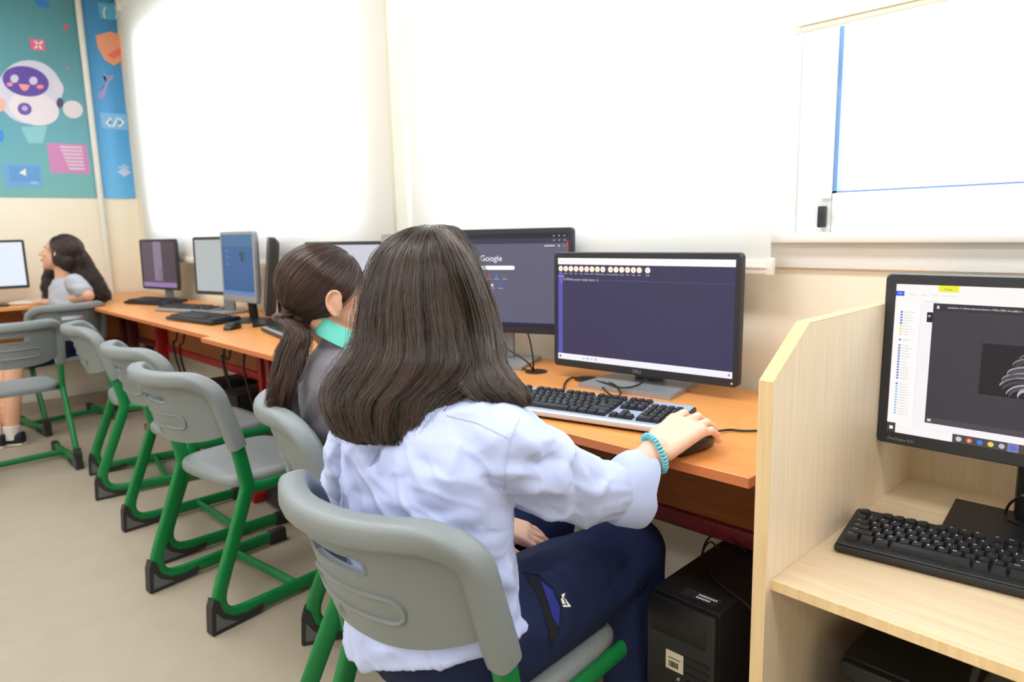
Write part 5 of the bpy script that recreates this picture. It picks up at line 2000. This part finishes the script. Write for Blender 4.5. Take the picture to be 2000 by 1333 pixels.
j.rings([(G2(0, y, z), D2(a + 0.012, 0), D2(0, b + 0.012)) for z, y, a, b in [(0.45, 0.0, 0.17, 0.13)] + T2[:-1]] + [(G2(0, -0.036, 0.905), D2(0.088, 0), D2(0, 0.070)), (G2(0, -0.032, 0.925), D2(0.072, 0), D2(0, 0.064, -0.02))], 32)
j.chain([(sR2 + Vector((0, 0, -0.008)), 0.063), (eR2, 0.056), (wR2 + (eR2 - wR2) * 0.15, 0.042)], 18)
j.chain([(sL2 + Vector((0, 0, -0.008)), 0.063), (eL2, 0.056), (wL2 + (eL2 - wL2) * 0.15, 0.042)], 18)
me = remeshed(j, 0.006, 6, 'sweatshirt')
tree = bvh(me)
FL = []
for (x0, y0, x1, y1, w, h) in ((600, 800, 640, 750, 0.014, 0.009), (580, 790, 620, 720, 0.014, -0.007), (610, 830, 650, 780, 0.014, -0.008), (575, 730, 590, 810, 0.02, 0.006), (630, 700, 600, 760, 0.016, 0.004)):
    a, b = hit(tree, x0, y0, 0), hit(tree, x1, y1, 0)
    if a and b:
        FL.append((a, b, w, h))
folds(me, FL)
displace(me, lambda co, no: co + no * (0.002 * np.sin(co[:, 0] * 48 + 2 * np.sin(co[:, 2] * 30)) * np.sin(co[:, 2] * 44))[:, None])
me.materials.append(MT['jacket'])
me.shade_smooth()
jk = link('sweatshirt', me, p2)
# turquoise polo collar folded over the neckline
cr_ = []
for d, a_, b_ in ((0.938, 0.058, 0.058), (0.942, 0.062, 0.061), (0.928, 0.071, 0.068), (0.900, 0.085, 0.080), (0.896, 0.087, 0.080), (0.915, 0.066, 0.062)):
    cr_.append((G2(0.004, -0.030 - (0.966 - d) * 0.10, d + 0.004), D2(a_, 0, 0), D2(0, b_, -0.034 if d > 0.91 else -0.042)))
MB().rings(cr_, 36, False).obj('collar', MT['collar'], p2, 50)
tm2 = MB()
tm2.rings([(G2(0, 0.0, 0.43), D2(0.16, 0), D2(0, 0.13)), (G2(0, 0.0, 0.50), D2(0.175, 0), D2(0, 0.13)), (G2(0, -0.015, 0.56), D2(0.16, 0), D2(0, 0.115))], 28)
for h_, k_, a_ in ((hR2, kR2, aR2), (hL2, kL2, aL2)):
    tm2.chain([(h_, 0.092), (k_, 0.068), (a_, 0.06)], 18)
me = remeshed(tm2, 0.008, 5, 'trousers')
me.materials.append(MT['navy'])
me.shade_smooth()
link('trousers', me, p2)
for an in (aR2, aL2):
    q = an + Vector((0, 0, -0.085))
    d, sd = D2(0, 1), D2(1, 0)
    MB().rings([(q + d * (-0.06 + 0.24 * u) + Vector((0, 0, (0.085 - 0.045 * u) / 2)), sd * 0.042 * math.sin(PI * (0.12 + 0.78 * u)) ** 0.5, Vector((0, 0, (0.085 - 0.045 * u) / 2))) for u in [k / 8 for k in range(9)]], 18, True, 2.6).obj('shoe', MT['shoe'], p2, 50)


# swept-back hair: cap hugging the skull, gathered at the nape into a ponytail
def cap_paths(fm, cen, rad, tie, n, k=14, face=0.055, low=-0.05, wave=0.003, sidelow=0.020):
    """strands from the hairline over the skull to the tie point (head space)"""
    out = np.zeros((n, k, 3))
    c, r_ = np.array(cen), np.array(rad)
    M = np.array(fm.to_3x3())
    T0 = np.array(fm.translation)
    td = (np.array(tie) - c) / r_
    td /= np.linalg.norm(td)
    i = 0
    while i < n:
        v = RNG.normal(0, 1, 3)
        v /= np.linalg.norm(v)
        p = c + v * r_
        # hairline: forehead edge rises to the top, temples run back above the ear
        lim = -0.050 + 0.105 * min(1.0, max(0.0, (p[2] - low) / 0.12))
        if p[1] > lim or p[2] < low or (abs(p[0]) > 0.06 and p[2] < sidelow and p[1] > -0.03):
            continue
        om = math.acos(max(-1, min(1, v @ td)))
        if om < 0.08:
            continue
        ph = RNG.uniform(0, 6.28)
        rho = RNG.uniform(0.985, 1.02)
        for q in range(k):
            t = q / (k - 1)
            d = (math.sin((1 - t) * om) * v + math.sin(t * om) * td) / math.sin(om)
            w = c + d * r_ * (rho + 0.012 * math.sin(ph + 5 * t) * t * (1 - t) * 4)
            out[i, q] = M @ w + T0
        i += 1
    return out


CAPC, CAPR = (0, -0.031, 0.044), (0.084, 0.106, 0.096)
TIE2 = (0.0, -0.112, -0.040)
cap = MB()
cap.sphere(HF2 @ Vector(CAPC), (CAPR[0] - 0.003, CAPR[1] - 0.003, CAPR[2] - 0.003), 28, 18, HF2.to_3x3())
cap.capsule(HF2 @ Vector((0, -0.085, 0.0)), 0.036, HF2 @ Vector(TIE2), 0.014)
cap.capsule(HF2 @ Vector((0, -0.055, -0.02)), 0.050, HF2 @ Vector((0, -0.075, -0.05)), 0.03)
tie_w = HF2 @ Vector(TIE2)
PT2 = [(HF2 @ Vector((0, -0.095, -0.030)), 0.024, 0.024), (tie_w, 0.024, 0.022), (Vector(atd(582, 648, 1.655)), 0.024, 0.022), (Vector(atd(570, 690, 1.635)), 0.027, 0.023), (Vector(atd(557, 738, 1.62)), 0.024, 0.022), (Vector(atd(548, 778, 1.615)), 0.020, 0.018), (Vector(atd(546, 812, 1.615)), 0.012, 0.011)]
pony = [(p, eR * a, eD * b) for p, a, b in PT2]
hb = MB()
hb.v, hb.f = list(cap.v), list(cap.f)
hb.rings([(p, np.array(a) * 0.8, np.array(b) * 0.8) for p, a, b in pony], 18)
me = remeshed(hb, 0.005, 3, 'hair')
me.materials.append(MT['hairbase2'])
me.shade_smooth()
h2 = link('hair', me, p2)
strands('hair_strands', MT['hair2'], h2, cap_paths(HF2, CAPC, CAPR, TIE2, 5200), 0.0006, 0.0005)
strands('hair_strands', MT['hair2'], h2, hair_paths(pony, 2400, 22, 0.02, 0.013, 2.4, (0.4, 1.25), endcut=0.35, clump=14, tipspread=0.25, relief=0.25), 0.0005, 0.0002, LOCKS['last'])
MB().tube([tie_w + Vector(eR * 0.024 * math.cos(2 * PI * k / 16)) + Vector((0, 0, 1)) * (0.010 * math.sin(2 * PI * k / 16)) + Vector(eD * 0.022 * math.sin(2 * PI * k / 16)) for k in range(16)], 0.004, 8, closed=True).obj('hair_tie', MT['cable'], h2)

# ================================================= the girl by the end wall
HC3 = Vector(atd(116, 496, 4.62))
HF3 = frame(HC3, R(152), R(14), R(4))
hip3 = Vector((-5.27, 1.00, 0.50))
neck3 = Vector(atd(122, 538, 4.62))
sh_r = Vector(atd(146, 553, 4.52))       # near shoulder
sh_l = Vector(atd(106, 556, 4.78))
el_r = Vector(atd(172, 578, 4.50))
wr_r = Vector(atd(92, 592, 4.62))
el_l = sh_l + Vector((-0.10, -0.05, -0.22))
wr_l = el_l + Vector((-0.10, -0.16, 0.05))
kn = [Vector((-4.93, 0.62, 0.49)), Vector((-5.08, 0.60, 0.49))]
ank = [Vector(atz(24, 846, 0.075)), Vector(atz(-14, 852, 0.075))]
b3 = MB()
ax3 = (sh_r - sh_l).normalized()
dp3 = Vector((0, 0, 1)).cross(ax3).normalized()
cen = (sh_r + sh_l) / 2
T3 = []
for u, a, b in ((0.0, 0.16, 0.115), (0.25, 0.145, 0.10), (0.5, 0.142, 0.098), (0.75, 0.150, 0.098), (0.92, 0.150, 0.085), (1.0, 0.12, 0.07), (1.06, 0.07, 0.058)):
    c = hip3.lerp(cen + Vector((0, 0, 0.01)), u)
    T3.append((c, ax3 * a, dp3 * b))
b3.rings([(c, a * 0.92, b * 0.9) for c, a, b in T3], 26)
add_head(b3, HF3, 1.06, 0.074)
b3.capsule(HF3 @ Vector((0, -0.02, -0.05)), 0.047, cen + Vector((0, 0, 0.02)), 0.052)
b3.chain([(sh_r, 0.046), (el_r, 0.038), (wr_r, 0.026)])
b3.chain([(sh_l, 0.046), (el_l, 0.037), (wr_l, 0.026)])
for s, k_, a_ in ((0.07, kn[0], ank[0]), (-0.07, kn[1], ank[1])):
    b3.chain([(hip3 + ax3 * s, 0.082), (k_, 0.056), (k_.lerp(a_, 0.35), 0.052), (a_, 0.036)])
    b3.capsule(a_ + Vector((0, 0, -0.03)), 0.03, a_ + Vector((-0.10, -0.11, -0.05)), 0.022)
t_c, ax_c = add_hand(b3, wr_r, Vector((-0.6, -0.7, -0.3)), Vector((-0.3, 0.3, -0.8)), Vector((0.6, -0.6, 0.3)), 0.5, 0.92, -1)
t_d, ax_d = add_hand(b3, wr_l, Vector((-0.7, -0.6, -0.2)), Vector((-0.6, 0.7, 0)), Vector((0, 0, 1)), 0.4, 0.92, 1)
me = remeshed(b3, 0.0055, 2, 'person')
me.materials.append(MT['skin2'])
me.shade_smooth()
p3 = link('person', me)
tag(p3, 'girl with long dark hair in a light grey tee, turned sideways by the mural', 'person')
face_parts(HF3, p3, 1.06)
tt = MB()
tt.rings([(c, a * 1.0, b * 1.0) for c, a, b in T3], 28)
tt.chain([(sh_r, 0.062), (sh_r.lerp(el_r, 0.55), 0.060)], 18)
tt.chain([(sh_l, 0.062), (sh_l.lerp(el_l, 0.55), 0.060)], 18)
me = remeshed(tt, 0.008, 4, 'tee_shirt')
displace(me, lambda co, no: co + no * (0.004 * np.sin(co[:, 0] * 30 + 3 * np.sin(co[:, 2] * 25)) * np.sin(co[:, 2] * 38 + co[:, 1] * 20))[:, None])
me.materials.append(MT['tee'])
me.shade_smooth()
link('tee_shirt', me, p3)
so = MB()
so.rings([(hip3 + Vector((0, 0, -0.07)), ax3 * 0.16, dp3 * 0.12), (hip3, ax3 * 0.168, dp3 * 0.125), (hip3 + Vector((0, 0, 0.06)), ax3 * 0.155, dp3 * 0.112)], 24)
for s, k_ in ((0.07, kn[0]), (-0.07, kn[1])):
    so.chain([(hip3 + ax3 * s, 0.094), ((hip3 + ax3 * s).lerp(k_, 0.72), 0.082)], 18)
me = remeshed(so, 0.009, 4, 'shorts')
me.materials.append(MT['navy'])
me.shade_smooth()
link('shorts', me, p3)
for a_ in ank:
    MB().tube([a_ + Vector((0, 0, -0.035)), a_ + Vector((0, 0, 0.0)), a_ + Vector((0, 0, 0.042))], [0.043, 0.042, 0.043], 16).obj('sock', MT['sock'], p3)
    q = Vector((a_.x, a_.y, 0))
    d = Vector((-0.66, -0.75, 0))
    sd = Vector((0.75, -0.66, 0))
    so_ = MB().rings([(q + d * (-0.06 + 0.235 * u) + Vector((0, 0, 0.012 + (0.07 - 0.035 * u) / 2)), sd * 0.041 * math.sin(PI * (0.12 + 0.78 * u)) ** 0.5, Vector((0, 0, (0.07 - 0.035 * u) / 2))) for u in [k / 8 for k in range(9)]], 18, True, 2.6).obj('shoe', MT['shoe'], p3, 50)
    MB().rings([(q + d * (-0.062 + 0.24 * u) + Vector((0, 0, 0.008)), sd * 0.043 * math.sin(PI * (0.12 + 0.78 * u)) ** 0.5, Vector((0, 0, 0.008))) for u in [k / 8 for k in range(9)]], 18, True, 3.5).obj('sole', MT['label'], so_, 50)
cap = MB()
cap.sphere(HF3 @ Vector((0, -0.034, 0.040)), (0.088, 0.098, 0.092), 26, 16, HF3.to_3x3())
cap.sphere(HF3 @ Vector((0.0, -0.06, -0.03)), (0.090, 0.066, 0.080), 18, 12, HF3.to_3x3())
for s_ in (-1, 1):
    cap.sphere(HF3 @ Vector((s_ * 0.070, -0.022, -0.005)), (0.020, 0.045, 0.080), 16, 10, HF3.to_3x3())
mane_px = [(124, 474, 4.66, 0.07, 0.08), (142, 503, 4.68, 0.09, 0.085), (158, 530, 4.70, 0.09, 0.07), (172, 550, 4.68, 0.085, 0.065), (184, 566, 4.66, 0.07, 0.06), (194, 580, 4.64, 0.06, 0.055), (198, 592, 4.63, 0.045, 0.045)]
mane = [(Vector(atd(x, y, d)), np.array([0.80, 0.55, 0.25]) * a, eD * b) for x, y, d, a, b in mane_px]
front_px = [(97, 522, 4.72, 0.026, 0.026), (94, 545, 4.68, 0.032, 0.030), (94, 566, 4.66, 0.034, 0.030), (97, 586, 4.66, 0.024, 0.024)]
lockf = [(Vector(atd(x, y, d)), eR * a, eD * b) for x, y, d, a, b in front_px]
neckz = neck3.z
cap.rings(mane, 22)
cap.rings(lockf, 16)
me = remeshed(cap, 0.008, 3, 'hair')
displace(me, lambda co, no: co + no * (0.010 * np.clip((neckz - co[:, 2]) * 6 + 0.3, 0.1, 1) * np.sin(co[:, 2] * 120 + 3 * np.sin(co[:, 0] * 60)) * np.sin(co[:, 0] * 90 + co[:, 1] * 100))[:, None])
me.materials.append(MT['hairbase3'])
me.shade_smooth()
h3 = link('hair', me, p3)
strands('hair_strands', MT['hair3'], h3, cap_paths(HF3, (0, -0.034, 0.038), (0.094, 0.104, 0.098), (-0.03, -0.125, -0.05), 2200, face=0.05, low=-0.06), 0.0011, 0.0009)
strands('hair_strands', MT['hair3'], h3, hair_paths(mane, 1600, 30, 0.02, 0.016, 5.0, (0.85, 1.15), endcut=0.3, clump=16, tipspread=0.15), 0.0012, 0.0006)
strands('hair_strands', MT['hair3'], h3, hair_paths(lockf, 300, 18, 0.02, 0.012, 3.0, (0.8, 1.15), endcut=0.3, clump=8, tipspread=0.15), 0.0012, 0.0006)

# ------------------------------------------------------------------ computer towers under the desks


def tower(label, loc, rz, w, h, d, sticker=True, top_label=False):
    t = thing('computer_tower', label, 'computer', loc, rz, 'computer towers under the desks')
    MB().box(-w / 2, w / 2, 0.012, d, 0.012, h, 0.004).obj('case', MT['tower'], t)
    f = MB()
    f.box(-w / 2 + 0.001, w / 2 - 0.001, -0.004, 0.0125, 0.014, h - 0.003, 0.006)
    fo = f.obj('front_panel', MT['towerf'], t)
    MB().box(-w / 2 + 0.012, w / 2 - 0.020, -0.0055, -0.0035, h - 0.075, h - 0.032, 0.001).obj('drive_bay', MT['tower'], fo)
    for k in range(9):
        MB().box(w / 2 - 0.062, w / 2 - 0.012, -0.0058, -0.0035, h - 0.11 - 0.016 * k, h - 0.103 - 0.016 * k).obj('vent_slat', MT['tower'], fo, 0)
    MB().tube([(0.0, -0.007, h - 0.156), (0.0, -0.003, h - 0.156)], 0.003, 12).obj('power_button', MT['grey'], fo)
    if sticker:
        s = MB().box(-0.028, 0.010, -0.0062, -0.0045, h - 0.142, h - 0.104).obj('paper_sticker', MT['label'], fo, 0)
        b = MB()
        r_ = random.Random(2)
        x = -0.021
        while x < -0.002:
            q = r_.choice((0.0006, 0.0012, 0.0018))
            b.box(x, x + q, -0.0066, -0.006, h - 0.136, h - 0.124)
            x += q + r_.choice((0.0006, 0.001))
        b.box(-0.022, 0.004, -0.0066, -0.006, h - 0.118, h - 0.1165)
        b.obj('barcode', MT['cable'], s, 0)
    if top_label:
        q = MB().box(-0.02, 0.055, 0.03, 0.058, h - 0.0005, h + 0.0006).obj('case_label', MT['bezel'], t, 0)
        l = MB()
        for k in range(8):
            l.box(0.010 + 0.005 * k, 0.013 + 0.005 * k, 0.046, 0.052, h + 0.0006, h + 0.0009)
        for k in range(6):
            l.box(0.010 + 0.005 * k, 0.0135 + 0.005 * k, 0.036, 0.041, h + 0.0006, h + 0.0009)
        l.obj('label_print', MT['white'], q, 0)
    for x in (-w / 2 + 0.025, w / 2 - 0.025):
        MB().box(x - 0.012, x + 0.012, 0.03, d - 0.03, 0.0, 0.013).obj('case_foot', MT['cable'], t, 0)
    return t


tower('black computer tower with a cream sticker, on the floor under the near orange desk', (-0.690, 1.064, 0), R(2), 0.150, 0.470, 0.33, True, True)
tower('black computer tower in the dark under the maple carrel', (-0.335, 1.15, 0), R(0), 0.19, 0.44, 0.42, False)
tower('black computer tower under the desk, right beside the bright red desk leg', (-2.80, 1.20, 0), R(0), 0.18, 0.43, 0.38, False)
tower('black computer tower left of the bright red desk leg, nearer of the dark pair', (-3.34, 1.25, 0), R(0), 0.18, 0.43, 0.40, False)
tower('black computer tower under the silver framed monitor, farther of the dark pair', (-3.68, 1.25, 0), R(0), 0.18, 0.43, 0.40, False)


# ------------------------------------------------------------------ cables, book and small things
def cable(label, pts, r=0.0024, n=8, name='cable', group='computer cables'):
    o = MB().tube(spline(pts, n), r, 8).obj(name, MT['cable'])
    tag(o, label, 'cable', group)
    return o


def onz(seq, z=DH + 0.004):
    return [tuple(atz(x, y, z if len(q) == 0 else q[0])) for x, y, *q in seq]


cable('black cable looping from the desk hole to the silver keyboard', onz([(1145, 743), (1118, 738), (1104, 748), (1101, 766, DH + 0.006), (1102, 774, DH + 0.012)]))
cable('black cable lying in a loop over the foot of the code editor monitor', onz([(1148, 744), (1175, 745), (1200, 752, DH + 0.016), (1212, 768, DH + 0.016), (1205, 775, DH + 0.018), (1190, 770, DH + 0.018), (1170, 752), (1150, 746)]))
cable('black cable running from the desk hole under the code editor monitor', onz([(1140, 741), (1180, 748, DH + 0.014), (1215, 758, DH + 0.018), (1245, 753, DH + 0.02), (1262, 742, DH + 0.05)]))
cable('black mouse cable running to the maple partition', onz([(1392, 846, DH + 0.012), (1402, 843, DH + 0.008), (1425, 840), (1450, 842), (1482, 842)]))
cable('black cable hanging from the search page monitor to the desk hole', [tuple(atd(1031, 652, 2.10)), tuple(atd(1036, 670, 2.10)), tuple(atd(1041, 700, 2.10)), tuple(atz(1042, 722, DH + 0.005)), tuple(atz(1045, 727, DH - 0.02))])
cable('black cable slanting past the stand of the search page monitor', [tuple(atd(975, 672, 2.12)), tuple(atd(1000, 688, 2.09)), tuple(atd(1028, 706, 2.07)), tuple(atz(1042, 724, DH + 0.005))])
cable('thin black cable along the desk beside the search page monitor', onz([(988, 718), (1010, 716), (1030, 724), (1040, 727)]), 0.002)
for i, (px0, px1) in enumerate((((352, 645), (354, 690)), ((366, 648), (366, 700)), ((445, 675), (452, 712)), ((456, 678), (450, 715)), ((485, 686), (503, 770)))):
    a = aty(*px0, 1.33)
    b = aty(*px1, 1.33)
    z1 = min(DH - 0.03, a[2])
    cable(('black cable hanging below the far desk, left of its pair', 'black cable hanging below the far desk, right of its pair', 'tangled black cable hanging behind the desk front, left strand', 'tangled black cable hanging behind the desk front, right strand', 'long black cable drooping beside the bright red desk leg')[i],
          [(a[0], 1.33, DH - 0.02), (a[0] + 0.01, 1.30, z1 - 0.05), ((a[0] + b[0]) / 2, 1.29, (z1 + b[2]) / 2), (b[0], 1.30, b[2] - 0.03), (b[0] + 0.03, 1.34, max(0.02, b[2] - 0.25))], 0.006)
cable('black cable lying over the top of the near computer tower', [(-0.545, 1.10, 0.474), (-0.60, 1.14, 0.474), (-0.67, 1.17, 0.474), (-0.71, 1.20, 0.474), (-0.73, 1.27, 0.480), (-0.79, 1.33, 0.47), (-0.83, 1.36, 0.40), (-0.84, 1.38, 0.25)])
cable('black cable arching behind the near computer tower', [(-0.70, 1.33, 0.476), (-0.78, 1.36, 0.485), (-0.85, 1.40, 0.40), (-0.86, 1.45, 0.2), (-0.85, 1.50, 0.02)])
cable('black cable hanging under the near orange desk, left one', [(-1.02, 1.30, 0.72), (-1.00, 1.28, 0.66), (-1.04, 1.24, 0.58), (-1.06, 1.25, 0.45)])
cable('black cable hanging under the near orange desk, right one', [(-0.95, 1.30, 0.72), (-0.93, 1.28, 0.66), (-0.95, 1.24, 0.58), (-0.99, 1.25, 0.45)])
cable('black cable curving from the stand of the carrel monitor', [tuple(atz(1998, 968, 0.70)), tuple(atz(1972, 985, 0.66)), tuple(atz(1965, 1010, 0.63)), tuple(atz(1990, 1024, CD + 0.016))])
cable('thick black cable hanging below the carrel desk', [(-0.215, 1.10, 0.585), (-0.225, 1.10, 0.50), (-0.20, 1.08, 0.40), (-0.16, 1.06, 0.20)], 0.005)

# open book on the end desk
bk = thing('open_book', 'open book with white pages on the end desk, at the left picture edge', 'book', (-5.70, 0.905, DH), R(60))
MB().box(-0.165, 0.165, -0.115, 0.115, 0, 0.004, 0.001).obj('cover', MT['grommet'], bk)
for s in (-1, 1):
    vs, fs = [], []
    for k in range(11):
        u = k / 10
        z = 0.006 + 0.020 * math.sin(PI * (0.08 + 0.9 * u)) ** 0.7
        for y in (-0.11, 0.11):
            vs.append((s * (0.001 + 0.158 * u), y, z))
            vs.append((s * (0.001 + 0.158 * u), y, 0.004))
    for k in range(10):
        o = 4 * k
        fs += [(o, o + 4, o + 6, o + 2), (o, o + 1, o + 5, o + 4), (o + 2, o + 6, o + 7, o + 3)]
    fs += [(40, 41, 43, 42), (0, 2, 3, 1)]
    MB().add(vs, fs).obj('page_block', MT['paper'], bk, 40)
mouse('black mouse on the end desk behind the open book', (-5.86, 1.16, DH), R(120))
